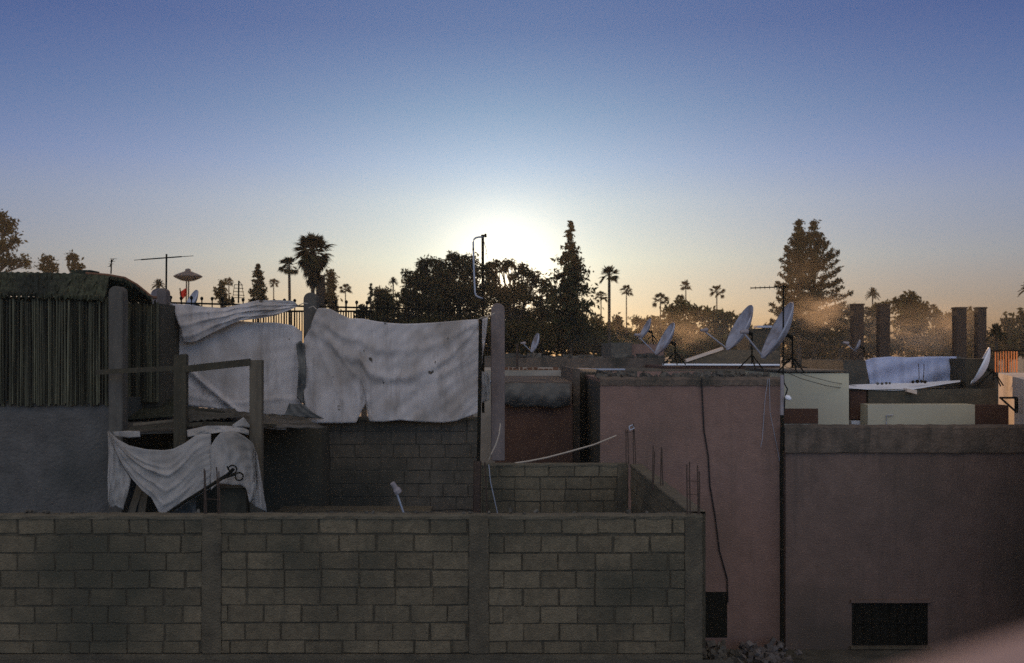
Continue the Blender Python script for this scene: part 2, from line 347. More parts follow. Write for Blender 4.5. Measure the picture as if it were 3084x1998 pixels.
block_wall('block_wall', 'shorter grey block wall closing the roofless enclosure at the back, below the red-brown wall', (xr0, Yb), (1, 0), xr1-xr0, 5.86, P(0, 1080, Yb).z, .16,
           [(0.06, xr1-xr0-.16)], [(0, .06), (xr1-xr0-.16, xr1-xr0)], seed=9)
a = Vector((X(1463, Yb)+.02, Yb+.0, 0)); b = Vector((X(1612), Yf+.18, 0))
block_wall('block_wall', 'side block wall running away from the viewer up to the pink house', (a.x, a.y), (b.x-a.x, b.y-a.y), (b-a).length, 5.86, ztopf+.005, .16,
           [(0, (b-a).length)], [], seed=12)
cr_ = MB(); rr = random.Random(77)
for k in range(46):
    q = Matrix.Rotation(rr.uniform(0, 6), 3, Vector((rr.random(), rr.random(), rr.random())).normalized()); s_ = rr.uniform(.012, .045)
    cr_.obox((rr.uniform(X(10), X(1600)), Yf+rr.uniform(.02, .12), ztopf+.012), q@Vector((s_, 0, 0)), q@Vector((0, s_*.8, 0)), q@Vector((0, 0, s_*.6)), .004)
cr_.build('mortar_crumbs', 'rubble', kind='stuff', label='crumbs of broken mortar lying along the top of the long block wall')
# house carrying the enclosure
MB().box(-7.5, X(1632)+.0, Yf-.02, Yb+.55, 0, 5.85).build('lower_house', 'concrete', label='grey lower house whose roof carries the block walls', cat='house')
MB().box(-7.5, X(1632)+.3, 5.2, Yf-.03, 0, 5.80).build('lower_house', 'roofgrey', label='low house with a stained flat roof in front of the long block wall', cat='house')
#---- wall W2 under the sheets
xa, xb = X(300, Yb), X(1112, Yb)-.005
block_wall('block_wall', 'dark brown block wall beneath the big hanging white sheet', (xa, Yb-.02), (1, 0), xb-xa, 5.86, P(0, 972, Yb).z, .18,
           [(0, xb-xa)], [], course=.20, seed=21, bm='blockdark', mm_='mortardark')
#---- parapet posts with rounded tops
def rpost(x, wpx, ytop, ybot, Y, ma, label, depth=.2):
    c = P(x, ytop, Y); hw = m(wpx, Y)/2; zb = P(x, ybot, Y).z; out = []
    r_ = hw
    out += [(c.x-hw, zb), (c.x-hw, c.z-r_*1.0)]
    for k in range(1, 10):
        t = math.pi*k/10; out.append((c.x-hw*math.cos(t), c.z-r_+r_*math.sin(t)))
    out += [(c.x+hw, c.z-r_), (c.x+hw, zb)]
    mb = MB().prism(out[::-1], Y, Y+depth)
    return mb.build('fence_post', ma, label=label, cat='post', group='round-topped concrete posts', bevel=.012)
rpost(268, 33, 665, 1200, 13.2, 'post_dark', 'round-topped concrete post in front of the reed shed, leftmost of all')
rpost(375, 22, 670, 985, 15.25, 'post', 'slim pinkish round-topped post at the left end of the hanging sheets')
rpost(721, 32, 680, 972, 15.62, 'post_dark', 'round-topped post standing between the two large sheets')
rpost(1157, 32, 705, 1072, 15.85, 'post', 'pale pink round-topped post right of the big sheet')
#---- iron railing with finials
Yr = 16.1
fr = thing('iron_railing', P(750, 900, Yr), 'dark iron railing with knobbed uprights behind the hanging sheets', 'railing')
rail = MB()
for (xs0, ys0, xs1, ys1) in ((386, 704, 1112, 722), (386, 890, 1112, 890)):
    rail.tube([P(xs0, ys0, Yr), P((xs0+xs1)/2, (ys0+ys1)/2+.5, Yr), P(xs1, ys1, Yr)], .016, 6)
rail.build('rail', 'iron', fr)
ups = MB(); xs = 397
for xs in list(range(397, 1110, 24)):
    yt = 694+(xs-386)*.026+rnd.uniform(-1, 1); zb = 884
    tp = P(xs, yt, Yr); bt = P(xs, zb, Yr)
    ups.tube([bt, tp], .010, 5)
    ups.lathe([(0, .045), (.022, .03), (.026, .012), (.018, -.01), (.010, -.02)], tp, 8)
ups.build('uprights', 'iron', fr)
bal = thing('balustrade', P(760, 800, 21), 'distant balustrade of thin dark pickets glimpsed between the two sheets', 'balustrade')
bm_ = MB(); bm_.tube([P(585, 724, 21), P(865, 724, 21)], .022, 6); bm_.build('rail', 'iron', bal)
bm_ = MB()
for xs in range(588, 866, 6): bm_.tube([P(xs, 800, 21), P(xs, 724, 21)], .012, 4)
bm_.build('pickets', 'iron', bal)
#---- hanging sheets
def cloth(top, bottom, left, right, Y, fold, ma, name, label, cat='sheet', group=None, nu=64, nv=44, parent=None, thick=.006):
    """Coons patch over four boundary curves in photo units at depth Y + fold(u, v)."""
    rows = []
    T = lambda u: Vector(interp(top, u)); B = lambda u: Vector(interp(bottom, u)); Lf = lambda v: Vector(interp(left, v)); Rt = lambda v: Vector(interp(right, v))
    for i in range(nv+1):
        v = i/nv; row = []
        for j in range(nu+1):
            u = j/nu
            p = T(u)*(1-v)+B(u)*v+Lf(v)*(1-u)+Rt(v)*u-(T(0)*(1-u)*(1-v)+T(1)*u*(1-v)+B(0)*(1-u)*v+B(1)*u*v)
            row.append(P(p.x, p.y, Y+fold(u, v)))
        rows.append(row)
    return MB().grid(rows, thick).build(name, ma, parent, label=label, cat=cat, group=group, smooth=True)
def wob(u, v, s=0):
    return .018*math.sin(9*u+3*v+s)+.012*math.sin(17*u-6*v+2*s)+.009*math.sin(31*u+9*v*v+s)+.005*math.sin(55*u*v+7*u+s)
def ridge(d, wd): return math.exp(-(d/wd)**2)
def foldA2(u, v):
    # diagonal swag from the upper left to the lower middle
    d1 = (v-(.45+1.35*u*(.9-.25*u)))
    return .5*wob(u, v, 1)-.05*ridge(d1, .03)+.03*ridge(d1-.09, .06)-.02*ridge(v-.86-.05*math.sin(5*u), .02)-.02*ridge(u-.72+.03*v, .012)-.02*ridge(u-.93+.02*v, .015)
cloth([(385, 703), (430, 712), (480, 730), (540, 745), (600, 750), (640, 750), (680, 756), (703, 772)],
      [(398, 935), (440, 944), (500, 950), (560, 962), (620, 966), (660, 967), (703, 968)],
      [(385, 703), (388, 780), (392, 860), (398, 935)], [(703, 772), (702, 850), (700, 910), (703, 968)], 15.45, foldA2, 'tarp', 'hanging_sheet',
      'stained white canvas sheet hanging left of the middle post with a diagonal swag', group='white sheets on the railing')
def foldA1(u, v):
    s_ = 0
    for k, (c, a_) in enumerate(((.22, .014), (.5, .02), (.8, .018))): s_ -= a_*ridge(v-c-.9*(u-.3)**2+.12*u, .06)
    return s_+.6*wob(u, v, 4)-.05*math.sin(math.pi*v)*(1-u)
cloth([(399, 706), (440, 709), (480, 714), (520, 716), (560, 707), (600, 698), (650, 698), (682, 700), (693, 710)],
      [(424, 795), (440, 797), (456, 794), (500, 771), (556, 746), (600, 741), (640, 734), (675, 720), (694, 712)],
      [(399, 706), (410, 740), (421, 768), (424, 795)], [(693, 710), (693.5, 711), (694, 712)], 15.28, foldA1, 'tarp', 'hanging_sheet',
      'crumpled white sheet folded over the railing with a pointed right corner', group='white sheets on the railing')
def foldB(u, v):
    f_ = wob(u, v, 7)*.8
    # two swags hanging from the upper corners, sharpest near the corners
    for (vl, vr, sag, amp, wd) in ((.02, .02, .26, .018, .022), (.05, .06, .50, .022, .022), (.0, .30, .40, .012, .016)):
        c = vl+(vr-vl)*u+sag*4*u*(1-u)*(1+.35*(u-.5))
        f_ -= amp*ridge(v-c, wd+.03*math.sin(math.pi*u))
        f_ += amp*.4*ridge(v-c-.07, .05)
    for sl_, amp in ((.16, .03), (.40, .025)):
        f_ -= amp*ridge((u-.07)-sl_*v, .016)*min(1, 3*v)*(1-v*.7)
    for c in (.3, .47, .62, .8, .93): f_ -= .008*ridge(u-c-.02*math.sin(4*v), .010)*v
    return f_-.03*math.sin(math.pi*v)*math.sin(math.pi*u)+.006*math.sin(71*u+23*v)*math.sin(19*v+9*u)
cloth([(722, 758), (730, 735), (738, 717), (753, 716), (770, 719), (790, 730), (812, 740), (843, 741), (875, 747), (905, 751), (940, 753), (975, 752), (1010, 750), (1046, 747), (1080, 744), (1112, 742)],
      [(715, 985), (750, 984), (790, 984), (828, 983), (838, 960), (850, 938), (854, 960), (858, 980), (890, 981), (930, 977), (975, 981), (1030, 983), (1060, 979), (1090, 968), (1112, 960)],
      [(722, 758), (706, 790), (705, 850), (706, 920), (715, 985)], [(1112, 742), (1113, 800), (1112, 880), (1112, 960)], 15.35, foldB, 'tarp', 'hanging_sheet',
      'largest white canvas sheet with deep swags, hanging between the middle post and the dark pipe', group='white sheets on the railing', nu=110, nv=60)
cloth([(1117, 742), (1126, 740), (1134, 738)], [(1117, 858), (1120, 850), (1123, 822)], [(1117, 742), (1117, 800), (1117, 858)], [(1134, 738), (1130, 780), (1123, 822)], 15.42,
      lambda u, v: wob(u, v, 3), 'tarp', 'hanging_sheet', 'narrow pointed strip of white sheet right of the dark pipe', group='white sheets on the railing', nu=8, nv=20)
cloth([(1117, 862), (1140, 870)], [(1119, 938), (1137, 930)], [(1117, 862), (1119, 938)], [(1140, 870), (1137, 930)], 15.58,
      lambda u, v: wob(u, v, 2), 'tarp2', 'rag', 'small pale rag hanging between the dark pipe and the pink post', cat='rag', nu=8, nv=14)
cloth([(688, 800), (697, 792), (708, 800)], [(690, 925), (700, 935), (708, 940)], [(688, 800), (694, 850), (690, 925)], [(708, 800), (712, 860), (708, 940)], 15.31,
      lambda u, v: .05*math.sin(9*v)+wob(u, v, 9), 'rag', 'rag', 'dark twisted rag in the gap between the two large sheets', cat='rag', nu=8, nv=24)
cloth([(672, 938), (706, 940)], [(660, 968), (753, 974)], [(672, 938), (660, 968)], [(706, 940), (725, 958), (753, 974)], 15.22,
      lambda u, v: wob(u, v, 5), 'rag', 'rag', 'dark grey rag spread at the foot of the gap between the sheets', cat='rag', nu=12, nv=8)
for pts_, lb in (([(735, 719), (728, 712), (718, 716)], 'short cord tying the big sheet to the middle post'), ([(1112, 743), (1120, 738), (1132, 737), (1150, 728)], 'cord tying the upper right corner of the big sheet to the pink post'),
                ([(399, 707), (389, 702), (378, 706)], 'short cord tying the folded sheet to the slim pinkish post'), ([(692, 711), (705, 705), (716, 706)], 'cord pulling the pointed corner of the folded sheet to the middle post')):
    MB().tube([P(a[0], a[1], 15.3+.15*(k_ > 0)) for k_, a in enumerate(pts_)], .007, 5).build('cord', 'rope', label=lb, cat='cord')
#---- the dark pipe and the swan-neck pipe
pp = thing('vent_pipe', P(1117, 1195, 15.1), 'tall dark iron pipe standing against the right edge of the big sheet', 'pipe')
MB().tube([P(1111, 1196, 15.0), P(1112, 1075, 15.05), P(1115, 900, 15.1), P(1117, 742, 15.1)], .026, 8).build('pipe', 'iron', pp)
MB().tube([P(1108, 1200, 14.98), P(1109, 1130, 14.98), P(1110, 1072, 15.0)], .058, 8).build('lower_sleeve', 'rebar', pp)
pl = thing('antenna_pole', P(1123, 760, 16.4), 'tall pole with a bent white conduit standing behind the big sheet', 'pole')
MB().tube([P(1123, 960, 16.4), P(1122.5, 700, 16.4), P(1122, 546, 16.4)], .022, 8).build('pole', 'iron', pl)
MB().tube([P(1122, 551, 16.38), P(1113, 551.5, 16.36), P(1106, 553, 16.36), P(1101.5, 557, 16.36), P(1100, 563, 16.36), P(1100.5, 600, 16.36), P(1102.5, 650, 16.36), P(1104, 680, 16.36), P(1106, 687, 16.36), P(1112, 691, 16.36), P(1122, 694, 16.38)], .0145, 8).build('conduit', 'galv', pl, smooth=True)
cb = MB(); cb.tube([P(1118, 549, 16.38), P(1131, 549, 16.38)], .016, 6); cb.tube([P(1128, 544, 16.38), P(1129, 552, 16.38)], .02, 6); cb.build('clamp', 'iron', pl); MB().tube([P(1098, 580, 16.36), P(1102, 580, 16.36)], .024, 6).build('clamp', 'iron', pl)
MB().tube([P(1125, 562, 16.4), P(1130, 580, 16.38), P(1134, 602, 16.3)], .004, 4).build('wire', 'cable', pl)
#==================================================================== left shed
sh = thing('reed_shed', (X(125, 13.5), 14.5, 5.86), 'dark rooftop shed clad in vertical reed strips above a blue-grey wall', 'shed')
zt = P(0, 932, 13.4).z
MB().box(X(-260, 13.4), X(252, 13.4), 13.42, 16.5, 5.86, zt).build('lower_wall', 'blue', sh, label='blue-grey rendered wall below the reed cladding')
st = MB(); xx = X(-150, 13.3); rr = random.Random(3)
while xx < X(252, 13.3):
    wv = rr.uniform(.008, .034); o = rr.uniform(-.025, .025)
    st.obox((xx, 13.36+o, zt-.03-rr.uniform(0, .05)), Vector((wv*rr.uniform(.45, .95), rr.uniform(-.01, .01), 0)), Vector((0, .03, 0)), Vector((rr.uniform(-.02, .02), 0, P(0, 688, 13.36).z-zt+rr.uniform(-.03, .06))))
    xx += wv
st.build('reed_cladding', 'strips', sh)
MB().box(X(-260, 13.4), X(250, 13.4), 13.46, 13.52, zt, P(0, 690, 13.4).z).build('backing_board', 'darkgrey', sh)
# sagging mossy roof
rows = []; ridge_pts = [(-200, 630), (0, 632), (120, 634), (200, 637), (250, 641), (290, 648), (318, 664), (338, 680), (352, 692)]
eave = [(-200, 682), (0, 684), (100, 686), (180, 690), (260, 694), (300, 697), (330, 700), (345, 701), (353, 702)]
for i in range(9):
    v = i/8; row = []
    for j in range(161):
        u = j/160; a = interp(ridge_pts, u); b = interp(eave, u); 
        Y2 = 13.9*(1-v)+(13.32 if a[0] < 255 else 14.35)*v
        yy = a[1]*(1-v)+b[1]*v+1.3*math.sin(j*1.45)*(1-v)+(rnd.uniform(-5, 5) if i == 8 else 0)
        row.append(P(a[0]*(1-v)+b[0]*v, yy+rnd.uniform(-1, 1)*(0 < i), Y2+rnd.uniform(-.035, .035)))
    rows.append(row)
MB().grid(rows, -.04, Vector((0, 0, 1))).build('roof', 'thatch', sh, smooth=False)
vb = MB(); pv = [P(a_[0], a_[1]-1, 13.95) for a_ in ridge_pts[3:]]
vb.tube(pv, .02, 8); vb.build('verge_tiles', 'tilebrown', sh)
MB().tube([P(350, 692, 15.8), P(373, 693, 15.8)], .03, 6).build('roof_beam', 'tilebrown', sh)
sp = MB(); xx = X(283, 14.6)
while xx < X(368, 14.6):
    wv = rr.uniform(.008, .03)
    sp.obox((xx, 14.55+rr.uniform(-.02, .02), P(0, 935, 14.6).z), Vector((wv*.85, 0, 0)), Vector((0, .03, 0)), Vector((0, 0, m(235+rr.uniform(-8, 10), 14.6))))
    xx += wv
sp.build('reed_cladding', 'strips', sh, label='second stretch of reed cladding, set back right of the round-topped post')
MB().box(X(252, 14.6)+.02, X(372, 14.6), 14.62, 16.4, 5.86, P(0, 706, 14.6).z).build('inner_wall', 'darkgrey', sh)
MB().box(X(165, 18), X(210, 18), 18, 18.4, 0, P(0, 628, 18).z).build('wall_pier', 'thatch', label='stub of brown masonry rising just above the reed shed roof', cat='masonry')
#---- wooden frame
wf = thing('wooden_frame', (X(500, 12.8), 12.8, 5.86), 'rough wooden frame of two posts and a cross beam before the hanging sheets', 'frame')
MB().obox((X(403, 12.8), 12.8, 5.86), Vector((m(29, 12.8), 0, 0)), Vector((0, .12, 0)), Vector((0, 0, P(0, 824, 12.8).z-5.86)), .006).build('post', 'wood', wf)
MB().obox((X(579, 12.7), 12.7, 5.86), Vector((m(28, 12.7), 0, 0)), Vector((0, .10, 0)), Vector((m(1, 12.7), 0, P(0, 838, 12.7).z-5.86)), .006).build('post', 'woodpale', wf)
a = P(432, 853, 12.78); b = P(580, 837, 12.68)
MB().obox(a+Vector((0, 0, -.07)), b-a, Vector((0, .05, 0)), Vector((0, 0, .085)), .004).build('cross_beam', 'wood', wf)
a = P(222, 862, 12.95); b = P(404, 852, 12.8)
MB().obox(a+Vector((0, 0, -.05)), b-a, Vector((0, .05, 0)), Vector((0, 0, .06)), .004).build('rear_beam', 'wood', wf)
#---- junk roof
jr = thing('lean_to_roof', P(520, 985, 14), 'low heap of rusty sheets and boards roofing the dark lean-to', 'roof')
def sheet(pts, Y0, Y1, ma='junk', nm='metal_sheet', corr=.5, thick=.012):
    # pts: four photo corners nl, nr (near), fr, fl (far)
    nl, nr_, frr, fl = pts; rows = []
    for i in range(5):
        v = i/4; row = []
        for j in range(41):
            u = j/40; x = (nl[0]*(1-u)+nr_[0]*u)*(1-v)+(fl[0]*(1-u)+frr[0]*u)*v; y = (nl[1]*(1-u)+nr_[1]*u)*(1-v)+(fl[1]*(1-u)+frr[1]*u)*v
            row.append(P(x, y+corr*math.sin(j*1.2)+rnd.uniform(-.3, .3), Y0*(1-v)+Y1*v))
        rows.append(row)
    MB().grid(rows, -thick, Vector((0, 0, 1))).build(nm, ma, jr)
sheet([(285, 1008), (600, 1001), (590, 962), (300, 952)], 12.9, 15.2)
sheet([(430, 992), (752, 993), (700, 968), (440, 948)], 13.1, 15.3, corr=1.0)
sheet([(590, 985), (745, 994), (690, 973), (600, 960)], 13.4, 15.3, 'concrete')
sheet([(292, 975), (420, 965), (410, 915), (300, 925)], 14.0, 15.3, 'thatch')
sheet([(440, 978), (560, 968), (545, 950), (430, 948)], 13.6, 15.2, 'roofgrey', corr=1.4)
for k, (xa_, ya_, xb_, yb_, ma) in enumerate(((300, 1000, 470, 988, 'wood'), (310, 990, 440, 978, 'woodpale'), (470, 986, 640, 992, 'wood'), (436, 962, 545, 968, 'woodpale'), (605, 996, 664, 1000, 'galv'), (440, 951, 520, 962, 'wood'))):
    MB().obox(P(xa_, ya_, 12.85+.1*k), P(xb_, yb_, 12.85+.1*k)-P(xa_, ya_, 12.85+.1*k), Vector((0, .07, 0)), Vector((0, 0, .03)), .004).build('plank', ma, jr)
# dark lean-to interior
MB().box(X(604, 14.9), X(748, 14.9), 14.9, 15.5, 5.86, P(0, 996, 14.9).z).build('shade_panel', 'darkgrey', label='dark stand-in for shade, a shutter in the opening under the rusty sheets', cat='panel')  # dark sheet stands in for the shade inside the opening
MB().box(X(255, 14.6)+.01, X(603, 14.9), 14.85, 15.4, 5.86, P(0, 990, 14.85).z).build('shack_wall', 'darkgrey', label='dark board wall behind the draped canvas', cat='wall')
MB().box(X(640, 14.2), X(1000, 14.2), 14.2, 14.7, 5.86, P(0, 1189, 14.2).z).build('low_kerb', 'concrete', label='low concrete kerb just above the top of the long block wall', cat='kerb')
#---- draped canvas in front of the wooden frame
def foldC(u, v):
    f_ = .6*wob(u, v, 2)
    for dep, amp in ((.10, .016), (.26, .04), (.55, .022), (.8, .02)):
        c = dep+.22*math.sin(math.pi*min(1, u*1.1))*(1-dep); f_ -= amp*ridge(v-c-.05*math.sin(5*u), .035)*math.sin(math.pi*u)
    return f_
dc = thing('draped_canvas', P(430, 1195, 12.5), 'old white canvas draped in swags below the wooden frame', 'sheet')
cloth([(251, 1001), (275, 1022), (300, 1036), (340, 1045), (380, 1047), (402, 1044), (430, 1030), (455, 1012), (475, 1009), (490, 1009)],
      [(253, 1010), (270, 1052), (290, 1090), (305, 1112), (330, 1140), (352, 1158), (374, 1200), (400, 1192), (440, 1165), (490, 1135)],
      [(251, 1001), (253, 1010)], [(490, 1009), (491, 1060), (491, 1100), (490, 1135)], 12.5, foldC, 'tarp2', 'swag_cloth', None, None, parent=dc)
cloth([(250, 1003), (255, 1015), (268, 1052), (290, 1092), (304, 1114)], [(251, 1165), (256, 1183), (270, 1176), (285, 1186), (290, 1172)],
      [(250, 1003), (252, 1060), (250, 1110), (251, 1165)], [(304, 1114), (299, 1140), (290, 1172)], 12.56, lambda u, v: wob(u, v, 1), 'tarp2', 'side_cloth', None, None, parent=dc, nu=14, nv=30)
cloth([(488, 1040), (500, 1020), (512, 1007), (530, 1003), (550, 1004), (570, 1016), (588, 1030), (596, 1055)],
      [(490, 1140), (505, 1126), (520, 1125), (540, 1128), (560, 1128), (572, 1135), (580, 1170), (588, 1160)],
      [(488, 1040), (490, 1090), (490, 1140)], [(596, 1055), (596, 1100), (590, 1130), (588, 1160)], 12.46, lambda u, v: wob(u, v, 6)-.06*math.sin(math.pi*u), 'tarp2', 'hood_cloth', None, None, parent=dc, nu=30, nv=30)
cloth([(591, 1040), (599, 1060)], [(585, 1172), (620, 1192)], [(591, 1040), (592, 1120), (585, 1172)], [(599, 1060), (610, 1125), (620, 1192)], 12.44, lambda u, v: wob(u, v, 3)+.03*math.sin(7*u), 'tarp2', 'tail_cloth', None, None, parent=dc, nu=12, nv=30)
cloth([(434, 1000), (480, 990), (520, 990), (560, 992), (578, 1000)], [(436, 1016), (480, 1010), (510, 1006), (550, 1004), (578, 1012)],
      [(434, 1000), (436, 1016)], [(578, 1000), (578, 1012)], 12.62, lambda u, v: wob(u, v, 8)*.6-.05*v, 'tarp2', 'top_fold', None, None, parent=dc, nu=30, nv=8)
cloth([(540, 988), (566, 970), (580, 988)], [(540, 994), (560, 992), (580, 994)], [(540, 988), (540, 994)], [(580, 988), (580, 994)], 12.6, lambda u, v: .02*math.sin(9*u), 'tarp2', 'cloth_peak', None, None, parent=dc, nu=12, nv=6)
cloth([(262, 1004), (300, 1002), (325, 1003)], [(266, 1014), (300, 1018), (326, 1016)], [(262, 1004), (266, 1014)], [(325, 1003), (326, 1016)], 12.66, lambda u, v: .02*math.sin(9*u), 'tarp2', 'cloth_corner', None, None, parent=dc, nu=12, nv=6)
cloth([(374, 1175), (400, 1180), (455, 1160)], [(376, 1204), (420, 1206), (456, 1206)], [(374, 1175), (376, 1204)], [(455, 1160), (456, 1206)], 12.7, lambda u, v: wob(u, v, 6), 'rag', 'rag', 'dirty rag bunched below the tip of the draped canvas', cat='rag', nu=12, nv=8)
# table-like frame under the canvas
tb = thing('old_crate', P(545, 1200, 12.6), 'dark old crate with a pale lid standing under the hood of canvas', 'crate')
MB().obox(P(508, 1206, 12.6), Vector((m(64, 12.6), 0, 0)), Vector((0, .35, 0)), Vector((0, 0, m(70, 12.6))), .004).build('body', 'wood', tb)
MB().obox(P(504, 1135, 12.57), Vector((m(72, 12.6), 0, 0)), Vector((0, .42, 0)), Vector((0, 0, m(5, 12.6))), .003).build('lid', 'woodpale', tb)
# planks leaning
for (x_, y_, x2, y2, lb) in ((292, 1206, 322, 1112, 'board leaning in the dark gap left of the swag, left of the pair'), (318, 1206, 330, 1125, 'board leaning in the dark gap left of the swag, right of the pair')):
    MB().obox(P(x_, y_, 12.8), Vector((.09, 0, 0)), Vector((0, .03, 0)), P(x2, y2, 13.0)-P(x_, y_, 12.8), .003).build('leaning_board', 'woodpale', label=lb, cat='board')
# diagonal dark pole with curled end
dp = thing('scrap_pole', P(378, 1200, 12.2), 'dark diagonal scrap pole with curled ironwork at its upper end', 'pole')
MB().tube([P(376, 1203, 12.2), P(430, 1166, 12.2), P(480, 1135, 12.2), P(530, 1103, 12.25), P(543, 1090, 12.25)], .021, 7).build('pole', 'iron', dp)
c1 = MB()
def curl(cx, cy, r0, t0, t1, Y, n=14): return [P(cx+r0*math.cos(t0+(t1-t0)*i/n), cy+r0*math.sin(t0+(t1-t0)*i/n), Y) for i in range(n+1)]
c1.tube(curl(540, 1092, 10, 2.6, -3.2, 12.22), .010, 5); c1.tube(curl(556, 1108, 9, 3.4, -2.4, 12.22), .010, 5)
c1.tube([P(528, 1084, 12.22), P(533, 1094, 12.22), P(541, 1098, 12.22)], .01, 5); c1.tube([P(510, 1116, 12.22), P(535, 1107, 12.22), P(548, 1103, 12.22)], .012, 5); c1.build('curl', 'iron', dp)
#---- rebar bunches
def rebars(lst, Y, label, group='rusty rebar rising from the walls', ties=()):
    rt = thing('rebar_bunch', P(lst[0][0], lst[0][1], Y), label, 'rebar', group)
    for (xb_, yb_, xt, yt) in lst:
        mb_ = MB(); pts = [P(xb_+(xt-xb_)*t+math.sin(t*4+xb_)*.7, yb_+(yt-yb_)*t, Y) for t in (0, .25, .5, .75, 1)]
        mb_.tube(pts, .0075, 5); mb_.build('rod', 'rebar', rt)
    for (x1, y1, x2, y2) in ties: MB().tube([P(x1, y1, Y), P(x2, y2, Y)], .004, 4).build('tie', 'rebar', rt)
rebars([(1597, 1200, 1597, 1080), (1604, 1200, 1603, 1074), (1622, 1200, 1622, 1082), (1626, 1200, 1625, 1096)], 10.72, 'tallest rusty rods rising from the right end pillar of the long wall', ties=((1596, 1118, 1625, 1119), (1597, 1150, 1626, 1149), (1597, 1190, 1626, 1189)))
rebars([(1515, 1140, 1519, 1036), (1519, 1140, 1521, 1050), (1536, 1160, 1537, 1040), (1541, 1162, 1539, 1044)], 13.0, 'thin rusty rods rising from the middle of the side block wall')
rebars([(1456, 1080, 1454, 998), (1462, 1080, 1458, 1000), (1473, 1080, 1472, 985), (1477, 1080, 1474, 990)], 15.55, 'rusty rods with a wire knot at the far corner of the side wall', ties=((1452, 1006, 1476, 1004),))
rebars([(476, 1200, 474, 1090), (479, 1200, 477, 1094), (508, 1200, 503, 1086), (512, 1200, 508, 1096)], 10.75, 'thin dark rods rising before the draped canvas from the left pillar', ties=((474, 1160, 511, 1162),))
MB().tube([P(1462, 992, 15.5), P(1470, 988, 15.5), P(1474, 996, 15.5), P(1464, 1000, 15.5), P(1462, 992, 15.5)], .012, 5).build('wire_knot', 'galv', label='pale knot of wire hooked on the rods at the far wall corner', cat='wire')
#==================================================================== pink house and neighbours
Yp = 16.6
ph = thing('pink_house', (X(1600, Yp), Yp+2, 0), 'pink rendered house with a blank wall carrying the satellite dishes', 'house')
xl, xr = X(1395, Yp), X(1816, Yp); ztp = P(0, 882, Yp).z
MB().box(xl, xr, Yp, Yp+7, 0, ztp).build('wall', 'pink', ph)
MB().box(xl-.004, xl, Yp, Yp+7, 0, ztp-.05).build('shaded_side', 'darkgrey', ph, label='side of the pink house facing the alley, its shade put into the dark colour')  # thin dark facing: shade of the alley side is put into its colour
cm = MB(); rows = []
for (yy_, zz) in ((Yp-.02, -.10), (Yp-.025, -.005), (Yp+.05, .035), (Yp+.2, .03)):
    rows.append([Vector((xl+(xr-xl)*i/60+0, yy_+rnd.uniform(-.01, .01), ztp+zz+rnd.uniform(-.012, .012))) for i in range(61)])
cm.grid(rows).build('coping', 'parapet', ph)
MB().box(X(1636, Yp), X(1690, Yp), Yp-.006, Yp+.06, P(0, 1482, Yp).z, P(0, 1376, Yp).z).build('window', 'iron', ph)
# brown-red house behind the enclosure
rh = thing('red_brown_house', (X(1250, 18.4), 20, 0), 'red-brown house with a dark alley side, seen left of the pink house', 'house')
MB().box(X(1150, 18.4), X(1331, 18.4), 18.4, 24, 0, P(0, 940, 18.4).z).build('wall', 'darkred', rh)
MB().box(X(1150, 18.4), X(1333, 18.4), 18.9, 24.2, P(0, 940, 18.4).z+.001, P(0, 889, 18.9).z).build('upper_wall', 'parapet', rh)
MB().box(X(1331, 19.2)+.01, X(1348, 19.2), 19.2, 24, 0, P(0, 858, 19.2).z).build('corner_pier', 'parapet', rh)
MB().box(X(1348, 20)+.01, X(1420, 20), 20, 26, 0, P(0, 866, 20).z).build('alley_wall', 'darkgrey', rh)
cloth([(1168, 893), (1200, 890), (1240, 892), (1280, 890), (1325, 893)], [(1168, 940), (1200, 948), (1250, 945), (1290, 950), (1326, 942)], [(1168, 893), (1168, 940)], [(1325, 893), (1326, 942)],
      18.25, lambda u, v: wob(u, v, 2)-.12*math.sin(math.pi*v), 'rag', 'rolled_tarpaulin', 'sagging grey tarpaulin bundle along the top of the red-brown wall', cat='tarpaulin', nu=40, nv=10)
ch = thing('pale_house', (X(1240, 25), 27, 0), 'pale stone-coloured roof wall right of the pink post, under a long brown parapet', 'house')
MB().box(X(1100, 25), X(1312, 25), 25, 30, 0, P(0, 861, 25).z).build('wall', 'creamy', ch)
MB().box(X(1100, 25), X(1312, 25), 24.94, 25.2, P(0, 888, 24.95).z, P(0, 885, 24.95).z).build('ledge', 'galv', ch)
bh = thing('long_parapet_house', (X(1350, 31), 34, 0), 'long low house with a crumbling brown parapet below the tree line', 'house')
MB().box(X(900, 31), X(1545, 31), 31, 40, 0, P(0, 832, 31).z).build('wall', 'parapet', bh)
rb = MB(); rr = random.Random(5)
xx = X(905, 31)
while xx < X(1540, 31):
    wd = rr.uniform(.1, .35); hh = rr.uniform(.02, .13); rb.obox((xx, 31.02, P(0, 832, 31).z+.003), Vector((wd, 0, 0)), Vector((0, .35, 0)), Vector((0, 0, hh)), .02); xx += wd
rb.build('broken_coping', 'rubble', bh)
rb = MB(); xx = X(1170, 25)
while xx < X(1312, 25):
    wd = rr.uniform(.08, .2); rb.obox((xx, 25.02, P(0, 861, 25).z+.003), Vector((wd*.8, 0, 0)), Vector((0, .2, 0)), Vector((0, 0, rr.uniform(.02, .07))), .01); xx += wd
rb.build('tile_edge', 'tilebrown', ch)
gh = thing('grey_roof_house', (X(1550, 24), 26, 0), 'grey house whose flat roof edge shows just above the pink wall', 'house')
MB().box(X(1330, 24.5), X(1812, 24.5), 24.5, 29, 0, P(0, 862, 24.5).z).build('wall', 'concrete', gh)
MB().box(X(1325, 24.4), X(1452, 24.4), 24.3, 24.46, P(0, 860.5, 24.4).z, P(0, 857, 24.4).z).build('plank_edge', 'galv', gh)
